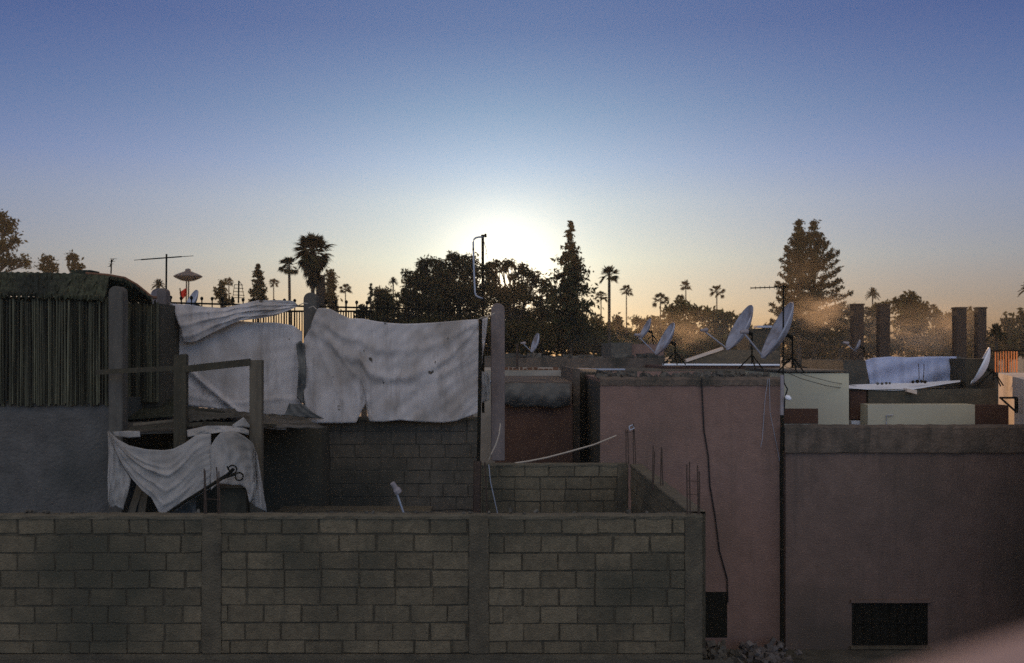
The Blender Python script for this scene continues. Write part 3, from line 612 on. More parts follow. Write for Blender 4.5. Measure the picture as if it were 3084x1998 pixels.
# rubble along the roof edge of the pink house
rb = MB(); rr = random.Random(8)
for k in range(230):
    xx = rr.uniform(xl+.05, xr-.1); s_ = rr.uniform(.03, .11)
    q = Matrix.Rotation(rr.uniform(0, 6), 3, Vector((rr.random(), rr.random(), rr.random())).normalized())
    rb.obox((xx, Yp+rr.uniform(.25, 1.6), ztp+.0), q@Vector((s_, 0, 0)), q@Vector((0, s_*.8, 0)), q@Vector((0, 0, s_*rr.uniform(.5, 1.1))), .01)
rb.build('rubble', 'rubble', kind='stuff', label='loose grey rubble scattered along the pink house roof edge')
# hipped dark house with sunlit ridge and white gutter
hh_ = thing('hipped_house', (X(1680, 27), 29, 0), 'small house with a dark sloping roof, sunlit verge and long white gutter', 'house')
Yh = 27
MB().box(X(1545, Yh), X(1812, Yh), Yh, Yh+4, 0, P(0, 852, Yh).z).build('wall', 'darkred', hh_)
rf = MB(); e = P(0, 846, Yh).z
A = P(1545, 846, Yh); B = P(1812, 846, Yh); C = P(1812, 812, Yh+1.2); D = P(1682, 812, Yh+1.2)
pts = [P(1590, 845, Yh), P(1812, 845, Yh), P(1812, 815, Yh+1.2), P(1684, 813, Yh+1.2), P(1590, 841, Yh+3.8), P(1812, 841, Yh+3.8)]
rf.add(pts, [(0, 1, 2, 3), (0, 3, 4), (3, 2, 5, 4), (1, 5, 2), (0, 4, 5, 1)]); rf.build('roof', 'concrete', hh_)
MB().obox(P(1596, 842, Yh-.02), P(1682, 813, Yh+1.1)-P(1596, 842, Yh-.02), Vector((0, .22, 0)), Vector((-.02, 0, .07))).build('verge_board', 'peach', hh_)
MB().tube([P(1540, 848, Yh-.1), P(1812, 849, Yh-.1)], .028, 8).build('gutter', 'white', hh_)
fh = thing('far_mauve_house', (X(1490, 38), 40, 0), 'far mauve-grey rooftop block behind the long parapet', 'house')
MB().box(X(1420, 38), X(1468, 38), 38, 42, 0, P(0, 797, 38).z).build('side_block', 'rubble', fh)
MB().box(X(1468, 38)+.01, X(1545, 38), 38.2, 42, 0, P(0, 800, 38).z).build('wall', 'pink', fh)
# roof items
MB().obox(P(1760, 762, 34), Vector((.5, 0, 0)), Vector((0, .5, 0)), Vector((0, 0, .07))).build('roof_slab', 'galv', label='small pale slab seen between the two largest dishes', cat='slab')
MB().box(X(1740, 34.2), X(1812, 34.2), 34.1, 36, 0, P(0, 764, 34).z).build('rear_house', 'darkgrey', label='dark narrow house holding the small pale slab between the dishes', cat='house')
#---- right building with parapet
Yq = 16.5
rb_ = thing('brown_house', (X(2300, Yq), 17, 0), 'wide brown rendered house at the right with a weathered parapet band', 'house')
xq = X(1826, Yq)
MB().box(xq, 13, Yq, Yq+1.9, 0, P(0, 1052, Yq).z).build('wall', 'pinkdark', rb_)
cm = MB(); rows = []
zt_, zb_ = P(0, 990, Yq).z, P(0, 1050, Yq).z
for (yy_, z_) in ((Yq-.0, zb_-.02), (Yq-.05, zb_-.012), (Yq-.055, zb_+.1), (Yq-.055, zt_-.03), (Yq-.03, zt_), (Yq+.1, zt_+.015), (Yq+.28, zt_-.01), (Yq+.3, zb_)):
    rows.append([Vector((xq-.03+(13-xq)*i/90, yy_+rnd.uniform(-.006, .006), z_+rnd.uniform(-.007, .007))) for i in range(91)])
cm.grid(rows).build('parapet', 'parapet', rb_)
MB().box(xq, 13, Yq+.31, Yq+1.85, P(0, 1052, Yq).z+.001, zb_+.05).build('flat_roof', 'roofgrey', rb_)
wn = MB().box(X(1980, Yq), X(2156, Yq), Yq-.005, Yq+.05, P(0, 1500, Yq).z, P(0, 1402, Yq).z).build('window', 'iron', rb_)
lt = MB().box(X(1976, Yq), X(2160, Yq), Yq-.06, Yq+.0, P(0, 1400, Yq).z, P(0, 1393, Yq).z).build('lintel', 'pinkdark', rb_)
gb = MB()
for k in range(9): gb.tube([P(1988+k*20, 1499, Yq-.02), P(1988+k*20, 1403, Yq-.02)], .007, 5)
gb.tube([P(1981, 1450, Yq-.02), P(2155, 1450, Yq-.02)], .007, 5); gb.build('window_bars', 'iron', wn)
MB().box(X(1974, Yq), X(2162, Yq), Yq-.07, Yq, P(0, 1507, Yq).z, P(0, 1501, Yq).z).build('sill', 'concrete', wn)
# the lower roof and rubble at its foot
MB().box(X(1640)+.31, 14, 8, Yq-.01, 0, 4.22).build('lower_house', 'roofgrey', label='low flat roof at the foot of the brown house in the lower right', cat='house')
for (x_, y_, w_, ma, lb) in ((1780, 1536, 80, 'palerubble', 'pale plaster rubble heap at the foot of the pink wall'), (1660, 1532, 60, 'rubble', 'grey rubble heap below the narrow dark window')):
    rb = MB(); rr = random.Random(x_)
    for k in range(110):
        s_ = rr.uniform(.03, .13); Y_ = 15.9+rr.uniform(-.5, .4); xx = X(x_+rr.gauss(0, w_*.35), 15.9)
        q = Matrix.Rotation(rr.uniform(0, 6), 3, Vector((rr.random(), rr.random(), rr.random())).normalized())
        rb.obox((xx, Y_, 4.23+rr.random()**2*.12), q@Vector((s_, 0, 0)), q@Vector((0, s_*.8, 0)), q@Vector((0, 0, s_*.6)), .01)
    rb.build('rubble', ma, kind='stuff', label=lb)
# drain pipe in the corner
dr = thing('drainpipe', P(1818, 1500, 16.4), 'dark drainpipe running down the corner between the pink and brown houses', 'pipe')
MB().tube([P(1817, 1510, 16.4), P(1817, 1300, 16.4), P(1816, 1100, 16.4), P(1818, 985, 16.4), P(1817, 962, 16.45)], .030, 8).build('pipe', 'iron', dr)
MB().tube([P(1817, 965, 16.4), P(1818, 900, 16.4), P(1817, 872, 16.4)], .03, 8).build('upper_pipe', 'dishback', dr)
#---- cream rooftop walls at the right
Yc = 18.6
c1_ = thing('cream_house', (X(1895, Yc), Yc+1, 0), 'cream rooftop cabin with a dark brown opening at its lower left', 'house')
MB().box(X(1820, Yc), X(1973, Yc), Yc, Yc+3, 0, P(0, 868, Yc).z).build('wall', 'cream', c1_)
MB().box(X(1822, Yc), X(1901, Yc), Yc-.012, Yc+.05, P(0, 985, Yc).z, P(0, 950, Yc).z).build('opening', 'brownpaint_shade', c1_)
MB().obox(P(1818, 866, Yc-.04), Vector((m(157, Yc), 0, 0)), Vector((0, 3, 0)), Vector((0, 0, .04)), .01).build('coping', 'rubble', c1_)
c2 = thing('cream_parapet', (X(2150, Yc), Yc+.2, 0), 'long low cream parapet right of the brown doorway', 'wall')
MB().box(X(2017, Yc), X(2266, Yc), Yc, Yc+.4, 0, P(0, 941, Yc).z).build('wall', 'cream', c2)
MB().box(X(2266, Yc)+.004, X(2346, Yc), Yc+.03, Yc+.4, 0, P(0, 943, Yc).z).build('shaded_end', 'brownpaint_shade', c2)  # shaded end of the cream parapet, the shade put into its brown colour
MB().tube([P(2060, 990, Yc-.03), P(2060, 966, Yc-.03), P(2076, 965, Yc-.03)], .012, 6).build('handle', 'galv', c2)
dg = thing('doorway_wall', (X(1995, 19.2), 19.3, 0), 'recessed wall with a dark brown door between the two cream walls', 'wall')
MB().box(X(1973, 19.3)+.01, X(2017, 19.3)-.01, 19.3, 21, 0, P(0, 905, 19.3).z).build('wall', 'concrete', dg)
MB().box(X(1976, 19.25), X(2013, 19.25), 19.24, 19.31, P(0, 975, 19.25).z, P(0, 908, 19.25).z).build('door', 'brownpaint_shade', dg)
MB().box(X(1975, 19.2), X(2006, 19.2), 19.1, 19.28, 6.5, P(0, 978, 19.2).z).build('sill', 'white', dg)
gr = thing('grey_house', (X(2170, 19.2), 20, 0), 'grey stone house with a broad flat roof behind the cream parapet', 'house')
MB().box(X(2018, 19.2), X(2316, 19.2), 19.2, 21, 0, P(0, 905, 19.2).z).build('wall', 'concrete', gr)
MB().box(X(2245, 19.6), X(2312, 19.6), 19.6, 20.9, P(0, 905, 19.2).z+.001, P(0, 834, 19.6).z).build('stair_block', 'darkgrey', gr)
MB().box(X(1960, 24.5), X(2018, 24.5), 24.5, 28, 0, P(0, 838, 24.5).z).build('stone_block', 'roofgrey', label='rough dark stone block left of the blue-white sheeting', cat='masonry')
# white awning roof and blue sheeting
cloth([(1973, 895), (2020, 893), (2080, 891), (2140, 890), (2190, 886), (2232, 884)], [(1973, 903), (2020, 906), (2080, 908), (2120, 906), (2180, 896), (2232, 888)], [(1973, 895), (1973, 903)], [(2232, 884), (2232, 888)],
      19.16, lambda u, v: .7*(1-v), 'white', 'awning', 'white sheet awning stretched flat below the blue-white sheeting', cat='awning', nu=40, nv=8)
def foldD(u, v): return .03*math.sin(22*u+2*v)+.02*math.sin(9*v+7*u)+.015*math.sin(41*u)
cloth([(2011, 838), (2030, 832), (2070, 829), (2110, 831), (2160, 829), (2223, 829)], [(2022, 893), (2080, 894), (2140, 893), (2190, 890), (2221, 886)], [(2011, 838), (2022, 893)], [(2223, 829), (2221, 886)],
      20.3, foldD, 'blueplastic', 'plastic_sheeting', 'blue-white plastic sheeting screening a rooftop at the right', cat='sheeting', nu=60, nv=16)
cloth([(2223, 829), (2255, 834)], [(2224, 880), (2256, 884)], [(2223, 829), (2224, 880)], [(2255, 834), (2256, 884)], 20.5, foldD, 'rag', 'net_screen', 'dull grey net screen right of the blue-white sheeting', cat='screen', nu=12, nv=12)
def sphere_bits(lst, Y, ma, name, label, cat):
    rt = thing(name, P(lst[0][0], lst[0][1], Y), label, cat)
    for (x_, y_, r_) in lst:
        MB().lathe([(0.001, m(r_, Y)), (m(r_, Y)*.8, m(r_, Y)*.6), (m(r_, Y), 0), (m(r_, Y)*.8, -m(r_, Y)*.6), (.001, -m(r_, Y))], P(x_, y_, Y), 10).build('weight', ma, rt, smooth=True)
    return rt
sphere_bits([(2040, 892, 3.5), (2050, 892, 3.5), (2060, 891, 3.5), (2068, 891, 3)], 19.4, 'rag', 'ballast_row', 'row of small dark weights on the left of the white awning', 'weights')
sphere_bits([(2122, 888, 4), (2132, 887, 4.5), (2142, 887, 4), (2150, 888, 4)], 19.4, 'iron', 'ballast_row', 'row of small black weights midway along the white awning', 'weights')
MB().obox(P(2108, 912, 19.1), Vector((m(18, 19.1), -.1, -.03)), Vector((0, .2, 0)), Vector((.0, 0, m(9, 19.1))), .01).build('broken_brick', 'peach', label='sunlit orange brick fragment at the awning edge', cat='brick')
rebars([(2136, 890, 2135, 846), (2147, 890, 2147, 846)], 19.3, 'two thin rods standing in front of the blue-white sheeting')
# sunlit peach house at the right edge
pk = thing('peach_house', (X(2350, 19.6), 21, 0), 'peach house at the right edge, its wall catching orange sunlight', 'house')
pA = P(2322, 868, 19.9); pB = P(2440, 884, 20.9)
pA2 = Vector((pA.x, pA.y, 0)); pB2 = Vector((pB.x+.4, pB.y+1.15, 0))
wv = MB(); wv.add([(pA2.x, pA2.y, 0), (pB2.x, pB2.y, 0), (pB2.x+2, pB2.y-3.5, 0), (pA2.x+2, pA2.y-1, 0)][0:0], [])
# wall turned to face left and away, so the low sun grazes it
E_ = [Vector((10.64, 22.4, 0)), Vector((7.28, 14, 0)), Vector((12, 14.5, 0)), Vector((15, 23, 0))]
z1_ = P(0, 867, 22.4).z
wv.add([Vector((p.x, p.y, zz)) for zz in (0, z1_) for p in E_], [(0, 1, 5, 4), (1, 2, 6, 5), (2, 3, 7, 6), (3, 0, 4, 7), (4, 5, 6, 7)])
wv.build('wall', 'peach', pk)
#==================================================================== dishes, antennas
def dish(x, y, Y, rpx, nrmv, label, arm=None, stand=(0, 30), ma='dish', backpole=True, group='satellite dishes on the roofs', ztop=None):
    c = P(x, y, Y); r = m(rpx, Y); n_ = Vector(nrmv).normalized()
    rt = thing('satellite_dish', P(x+stand[0], y+stand[1], Y+.15), label, 'satellite dish', group)
    prof = [(0.001, -.28*r)]+[(r*t, -.28*r*(1-t*t)) for t in (.2, .4, .6, .8, .92, 1)]
    mb = MB(); mb.lathe(prof+[(r*1.02, .012), (r*1.02, -.012)]+[(r*t, -.28*r*(1-t*t)-.02) for t in (.98, .8, .6, .4, .2)]+[(.001, -.28*r-.02)], c, 36, n_)
    mb.build('reflector', ma, rt, smooth=True)
    back = c-n_*(.28*r+.03)
    if arm is not None:
        # the arm leaves the lower rim and carries the receiver in front of the bowl
        up = Vector((0, 0, 1)); dn = (-up+n_*up.dot(n_)).normalized()
        base = c+dn*r*.97; tip = P(arm[0], arm[1], Y+arm[2])
        MB().tube([base-n_*.05, base, tip], max(.012, r*.028), 6).build('feed_arm', 'galv', rt)
        dd = (c-tip).normalized()
        lnb = MB().lathe([(.001, -.05), (.03, -.05), (.03, .02), (.045, .05), (.045, .09), (.001, .09)], tip, 10, dd); lnb.build('receiver', 'dishback', rt)
    ft = P(x+stand[0], y+stand[1], Y+.15)
    br = MB(); br.tube([back, back-n_*.12], .035, 8); br.tube([back-n_*.12, Vector((back.x-n_.x*.12, back.y-n_.y*.12, ft.z+.1))], .017, 7)
    br.build('mast', 'iron', rt)
    lg_ = MB(); top_ = Vector((back.x-n_.x*.12, back.y-n_.y*.12, ft.z+.28))
    for k in range(3):
        t = k*2.1+.5; lg_.tube([top_, Vector((top_.x+.28*math.cos(t), top_.y+.28*math.sin(t), ft.z))], .013, 5)
    lg_.build('stand', 'iron', rt)
    return rt
dish(1806, 768, 18.2, 72, (-.90, .05, .46), 'largest pale satellite dish, rightmost of the pair before the smoke', arm=(1727, 772, -.1), stand=(-5, 98))
dish(1718, 762, 20.0, 58, (-.88, -.04, .46), 'second largest satellite dish with a shaded tip, left of the largest one', arm=(1634, 768, -.1), stand=(5, 96))
dish(1545, 788, 22.0, 42, (-.88, -.06, .48), 'medium satellite dish edge-on above the left of the pink wall', arm=(1480, 779, -.1), stand=(16, 60), ma='dish')
dish(1499, 765, 30.0, 27, (-.88, -.06, .46), 'small grey satellite dish highest above the mauve block', stand=(8, 36), ma='dish')
dish(1243, 797, 29.5, 23, (-.90, -.20, .30), 'small upright satellite dish on the long parapet by the pink post', arm=(1214, 798, -.1), stand=(6, 34))
dish(1992, 803, 26.5, 14, (-.90, .25, .42), 'tiny satellite dish on a thin mast before the leftmost chimneys', arm=(1964, 797, -.05), stand=(4, 36))
dish(2278, 851, 19.35, 46, (-.86, .34, .42), 'satellite dish seen edge-on as a bright sunlit bar near the right', stand=(15, 45), ma='white')
dish(442, 703, 17.6, 32, (-.70, -.42, .42), 'whitish satellite dish showing its rounded top above the left sheet', stand=(5, 60))
dish(374, 700, 16.6, 30, (.80, -.35, .30), 'brown-edged satellite dish tucked behind the slim pinkish post', stand=(-3, 40), ma='dishback')
dish(985, 1236, 12.2, 40, (-.55, -.45, .60), 'satellite dish hidden behind the long block wall, only its white arm showing', arm=(917, 1131, -.2), stand=(5, 60))
def yagi(x, ytop, ybot, Y, x0, y0, x1, y1, ne, elen, label, sweep=(0, 1, 0), extra=None):
    rt = thing('aerial', P(x, ybot, Y), label, 'aerial')
    MB().tube([P(x-1, ybot, Y), P(x, ytop, Y)], .014, 6).build('mast', 'iron', rt)
    a, b = P(x0, y0, Y), P(x1, y1, Y)
    el = MB().tube([a, b], .010, 5); sv = Vector(sweep).normalized()
    for k in range(ne):
        c = a+(b-a)*(k/(ne-1)); l_ = elen*(.7+.5*k/(ne-1)); el.tube([c-sv*l_/2, c+sv*l_/2], .0045, 4)
    el.build('antenna_array', 'iron', rt)
    return rt
yagi(387, 591, 706, 15.9, 328, 604, 422, 597, 9, .30, 'long television aerial on a mast above the left sheet', sweep=(.8, .4, .10))
yg = yagi(1821, 662, 870, 18.0, 1745, 670, 1832, 667, 9, .07, 'comb-like television aerial on a tall mast beside the twin araucarias', sweep=(0, .15, 1))
yagi(259, 603, 637, 22, 255, 620, 264, 602, 4, .12, 'tiny broken aerial on the reed shed roof', sweep=(1, .2, 0))
la = thing('aerial', P(554, 700, 24), 'small lattice aerial between the small palms, left of the cypress', 'aerial')
mb = MB(); mb.tube([P(554, 705, 24), P(555, 653, 24)], .02, 5); mb.build('mast', 'iron', la)
mb = MB()
for k, yy in enumerate((662, 670, 678, 686, 692)): mb.tube([P(545-k, yy, 24), P(565+k, yy+1, 24)], .007, 4)
mb.tube([P(545, 662, 24), P(541, 692, 24)], .007, 4); mb.tube([P(555, 653, 24), P(562, 662, 24), P(567, 692, 24)], .007, 4); mb.build('elements', 'iron', la)
# saucer on twin legs, flag
stw = thing('saucer_tower', P(431, 760, 70), 'saucer-shaped tower top on two slender legs beside the red flag', 'tower')
c = P(437, 643, 70)
MB().lathe([(.01, .55), (.18, .50), (.2, .36), (.35, .30), (.8, .12), (.98, .0), (.8, -.12), (.45, -.28), (.2, -.33), (.01, -.34)], c-Vector((0, 0, .0)), 28).build('saucer', 'lid', stw, smooth=False)
for xx in (433, 438): MB().tube([P(xx-1, 780, 70), P(xx+.5, 652, 70)], .045, 6).build('leg', 'iron', stw)
stw.scale = (1, 1, 1)
fl = thing('flag', P(423, 710, 34), 'small red flag hanging beside the whitish dish', 'flag')
MB().tube([P(424, 720, 34), P(418, 670, 34)], .02, 5).build('flagpole', 'iron', fl)
rows = []
for i in range(9):
    v = i/8; rows.append([P(417+4*v+(16-3*v)*u_, 680+8*v-(11-12*v*.4)*u_+4*v+8*v*(1-u_), 34+.07*math.sin(6*u_+3*v)) for u_ in np.linspace(0, 1, 9)])
MB().grid(rows, .004).build('cloth', 'red', fl, smooth=True)
#---- cables and ropes
def cable(pts, r, ma, label, name='cable'): return MB().tube(pts, r, 5).build(name, ma, label=label, cat='cable')
cable([P(1630, 880, Yp-.05), P(1633, 940, Yp-.02), P(1636, 1000, Yp-.02), P(1646, 1060, Yp-.02), P(1650, 1130, Yp-.02), P(1662, 1200, Yp-.02), P(1672, 1280, Yp-.02), P(1690, 1345, Yp-.02), P(1692, 1400, Yp-.02)], .012, 'cable', 'black cable snaking down the middle of the pink wall')
cable([P(1785, 880, Yp-.03), P(1778, 930, Yp-.02), P(1772, 1020, Yp-.02), P(1768, 1040, Yp-.02)], .004, 'galv', 'faint thin grey wire on the pink wall, left of two')
cable([P(1788, 880, Yp-.03), P(1790, 960, Yp-.02), P(1802, 1020, Yp-.02), P(1814, 1080, Yp-.02)], .004, 'galv', 'faint thin grey wire on the pink wall, curving to the drainpipe')
pts = [P(1196, 1077, 15.7), P(1230, 1072, 15.7), P(1270, 1064, 15.8), P(1320, 1051, 16), P(1380, 1034, 16.2), P(1432, 1013, 16.5)]
cable(pts, .013, 'rope', 'pale hose sagging from the enclosure corner to the pink wall', 'hose')
cable([P(1163, 985, 15.7), P(1160, 1010, 15.6), P(1152, 1035, 15.55), P(1142, 1055, 15.5), P(1136, 1068, 15.5)], .010, 'rope', 'short pale rope curving down beside the foot of the pink post', 'rope')
cable([P(1136, 1080, 14.9), P(1140, 1120, 14.9), P(1150, 1165, 14.9), P(1158, 1200, 14.9)], .006, 'galv', 'thin grey wire trailing beside the lower end of the dark pipe')
cable([P(1127, 1075, 14.9), P(1130, 1130, 14.9), P(1132, 1200, 14.9)], .012, 'rebar', 'rusty rod standing close right of the dark pipe foot', 'rod')
cable([P(1820, 862, 17.8), P(1860, 880, 18), P(1920, 897, 18.3), P(1975, 905, 18.8), P(2010, 905, 20)], .006, 'cable', 'upper dark cable sagging across the cream cabin')
cable([P(1820, 850, 17.8), P(1870, 872, 18), P(1930, 888, 18.3), P(1990, 898, 19)], .005, 'cable', 'lower dark cable sagging across the cream cabin')
cable([P(1821, 870, 16.5), P(1822, 890, 16.5), P(1830, 905, 16.5), P(1824, 925, 16.5), P(1822, 965, 16.5)], .012, 'cable', 'thick black cable looping down the corner by the cream cabin')
cable([P(1168, 745, 17), P(1180, 780, 17), P(1190, 810, 17.2)], .006, 'cable', 'thin slanting wire just right of the pink post')
cable([P(2220, 838, 20.2), P(2260, 870, 20), P(2275, 885, 20)], .006, 'cable', 'thin wire slanting below the sunlit bar-like dish')
MB().tube([P(1202, 858, 24.8), P(1202, 800, 24.8)], .03, 6).build('iron_stake', 'rebar', label='short rusty stake on the pale roof wall by the pink post', cat='stake')
bl_ = MB().lathe([(.001, .045), (.05, .02), (.055, -.01), (.03, -.035), (.001, -.04)], P(1832, 925, 16.3), 12, (.4, -.4, .8)).build('lamp_shade', 'white', label='small white lamp shade on the wall corner beside the cream cabin', cat='lamp')
#---- railing and bars on the peach house
br = thing('barred_screen', P(2345, 868, 20.5), 'sunlit orange barred screen above the peach house', 'screen')
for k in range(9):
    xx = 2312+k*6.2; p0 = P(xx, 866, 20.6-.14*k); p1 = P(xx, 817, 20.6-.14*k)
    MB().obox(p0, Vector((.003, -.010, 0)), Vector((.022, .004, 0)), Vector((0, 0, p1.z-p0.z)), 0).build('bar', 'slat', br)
MB().tube([P(2300, 816, 20.8), P(2400, 815, 19.2)], .02, 6).build('rail', 'iron', br)
bk = thing('wall_bracket', P(2345, 930, 17.9), 'dark triangular bracket fixed to the sunlit peach wall', 'bracket')
MB().tube([P(2324, 925, 18.2), P(2362, 925, 17.0)], .018, 5).build('top_bar', 'iron', bk)
MB().tube([P(2326, 926, 18.2), P(2362, 958, 17.0)], .018, 5).build('strut', 'iron', bk)
MB().tube([P(2362, 924, 17.0), P(2362, 960, 17.0)], .03, 5).build('upright', 'iron', bk)
#---- brick chimneys
for (x_, w_, yt, lb) in ((1996, 24, 706, 'dark brick chimney nearest the araucarias'), (2057, 24, 706, 'dark brick chimney second from the left, before the tall bushes'),
                         (2235, 24, 714, 'wider dark brick chimney of the right pair'), (2283, 20, 714, 'slimmer dark brick chimney of the right pair, beside the spiky palm')):
    Yk = 46; t = P(x_, yt, Yk); hw = m(w_, Yk)/2
    rt = thing('chimney', (t.x, Yk+hw, 0), lb, 'chimney', 'brick bathhouse chimneys')
    MB().box(t.x-hw, t.x+hw, Yk, Yk+2*hw, 0, t.z-.08).build('shaft', 'brick', rt)
    MB().box(t.x-hw-.03, t.x+hw+.03, Yk-.03, Yk+2*hw+.03, t.z-.078, t.z).build('cap', 'brick', rt)
bh_ = MB().box(X(1960, 46), X(2360, 46), 47.5, 54, 0, P(0, 850, 46).z).build('bathhouse', 'darkgrey', label='dark bathhouse building below the four chimneys', cat='building')
#==================================================================== vegetation
def quad_leaves(C, ln, wd, rs, droop=0.0, flat=None):
    n = len(C); d = rs.normal(size=(n, 3)); d[:, 2] -= droop; d /= np.linalg.norm(d, axis=1)[:, None]
    e = rs.normal(size=(n, 3)); e -= (e*d).sum(1)[:, None]*d; e /= np.linalg.norm(e, axis=1)[:, None]
    s_ = rs.uniform(.6, 1.35, size=(n, 1)); a = d*ln*.5*s_; b = e*wd*.5*s_
    return np.stack([C-a, C+b-.1*a, C+a, C-b-.1*a], axis=1)
def blob_points(c, rad, n, rs, clumps=None, shell=.55):
    k = clumps or max(20, n//34); d = rs.normal(size=(k, 3)); d /= np.linalg.norm(d, axis=1)[:, None]
    rr_ = rs.uniform(shell, 1.0, size=(k, 1)); cc = d*rr_*rad
    idx = rs.randint(0, k, n); sg = .12*float(np.mean(rad))+.10
    out = cc[idx]+rs.normal(size=(n, 3))*sg*np.array([1, 1, .8])
    h = int(n*.30); d2 = rs.normal(size=(h, 3)); d2 /= np.linalg.norm(d2, axis=1)[:, None]
    out[:h] = d2*(rs.uniform(0, 1, size=(h, 1))**.42)*rad*.93
    return c+out
def tree(name, label, Y, blobs, trunk_x, leafm='leaf', dens=1.0, ln=.30, wd=.13, cat='tree', group=None, seed=0, base=0, droop=0, twr=.22, shell=.3, bs=1.0):
    rs = np.random.RandomState(seed+17); rt = thing(name, (X(trunk_x, Y), Y, base), label, cat, group)
    mb = MB(); tk = MB(); zlow = min(P(0, b[1], Y).z for b in blobs)
    top = Vector((X(trunk_x, Y), Y, max(base+.5, zlow-.3)))
    tk.tube([(top.x, Y, base), (top.x+.1, Y+.05, (base+top.z)/2), top], twr, 8, twr*.6)
    for i, b in enumerate(blobs):
        x_, y_, rx, ry = b[:4]; rx *= bs; ry *= (1+bs)/2; y_ += (bs-1)*10; dy = b[4] if len(b) > 4 else rs.uniform(-.5, .5)*m(rx, Y)
        c = np.array(P(x_, y_, Y))+np.array([0, dy, 0]); rad = np.array([m(rx, Y), m(rx, Y)*.8, m(ry, Y)])
        n = int(dens*12*rad[0]*rad[2]*math.pi/(ln*wd*.5)*.55)
        V = quad_leaves(blob_points(c, rad, n, rs, shell=shell), ln, wd, rs, droop); mb.leaves(V)
        cv = Vector(c); mid = (top+cv)/2+Vector((rs.uniform(-.3, .3), 0, rs.uniform(-.4, .1)))
        tk.tube([top-Vector((0, 0, .4)), mid, cv], twr*.42, 6, .04)
        for q in range(3):
            e = cv+Vector((rs.uniform(-1, 1)*rad[0], rs.uniform(-1, 1)*rad[1], rs.uniform(0, 1)*rad[2]))*.8
            tk.tube([mid.lerp(cv, .5), (mid.lerp(cv, .5)+e)/2+Vector((0, 0, .1)), e], .06, 5, .015)
    tk.build('trunk', 'bark', rt); mb.build('crown', leafm, rt)
    return rt
# main mass against the sun
T = 'trees massed against the sunset'
tree('broadleaf_tree', 'low dark bush-like tree at the left foot of the tree mass', 78, [(884, 695, 17, 32), (905, 715, 22, 40), (878, 745, 20, 40), (915, 765, 28, 40)], 895, seed=1, group=T, bs=1.18)
tree('broadleaf_tree', 'feathery tree at the left of the mass with bright gaps low in its crown', 80, [(962, 650, 26, 22), (990, 620, 20, 18), (950, 690, 24, 24), (1005, 665, 22, 22), (985, 735, 36, 26), (940, 745, 24, 28), (1000, 770, 50, 34), (985, 655, 22, 26), (1000, 698, 30, 24), (965, 700, 22, 22)], 975, seed=2, group=T, bs=1.18)
tree('broadleaf_tree', 'tall peaked tree left of the bent white conduit', 82, [(1052, 602, 18, 20), (1018, 612, 14, 14), (1034, 665, 26, 30), (1022, 705, 28, 26), (1030, 640, 28, 28), (1085, 625, 34, 32), (1060, 680, 40, 34), (1102, 690, 34, 40), (1050, 745, 46, 42), (1110, 760, 40, 40)], 1065, seed=3, group=T, bs=1.18)
tree('broadleaf_tree', 'dense tree in which the setting sun glints, right of the conduit', 80,
     [(1150, 617, 15, 14), (1178, 612, 17, 10), (1214, 628, 22, 15), (1135, 655, 14, 26), (1240, 650, 18, 20), (1206, 668, 22, 14), (1222, 690, 32, 22), (1155, 700, 34, 24), (1270, 668, 15, 22), (1190, 735, 46, 30), (1255, 720, 24, 30), (1240, 760, 46, 34), (1165, 780, 50, 36), (1132, 628, 14, 18), (1152, 672, 24, 14), (1196, 640, 11, 12), (1180, 684, 26, 18), (1170, 625, 10, 10), (1148, 640, 9, 14)], 1195, seed=4, group=T, bs=1.18, dens=.85)
tree('broadleaf_tree', 'low dark tree under the gap left of the spiky conifer', 78, [(1292, 745, 30, 26), (1282, 690, 14, 22), (1330, 760, 46, 30), (1290, 785, 40, 32), (1370, 785, 34, 30)], 1310, seed=5, group=T, bs=1.18)
for i, (x_, lb) in enumerate(((900, 'dark thicket behind the big sheet, leftmost of its row'), (985, 'dark thicket behind the big sheet, second of its row'), (1070, 'dark thicket behind the pole, third of its row'), (1155, 'dark thicket behind the pink post'), (1240, 'dark thicket behind the small upright dish'), (1325, 'dark thicket below the spiky conifer'))):
    tree('thicket', lb, 66+i % 2*3, [(x_-22, 775, 40, 34), (x_+24, 785, 42, 36), (x_, 815, 50, 30), (x_+10, 845, 50, 26)], x_, seed=30+i, group='thickets below the tree mass', dens=.8, ln=.42, wd=.22, cat='thicket')
for i, (x_, lb) in enumerate(((1420, 'hazy thicket right of the spiky conifer, above the long parapet'), (1500, 'hazy thicket behind the small grey dish'), (1590, 'hazy thicket at the foot of the olive hump'), (1670, 'hazy thicket left of the second largest dish'), (1750, 'hazy thicket between the two largest dishes'))):
    tree('thicket', lb, 70+i % 2*3, [(x_-24, 798-(i == 2)*14, 40, 24), (x_+24, 803, 42, 24), (x_, 825, 50, 26), (x_+10, 850, 50, 26)], x_, 'leafy', seed=130+i, group='thickets below the tree mass', dens=.8, ln=.42, wd=.22, cat='thicket')
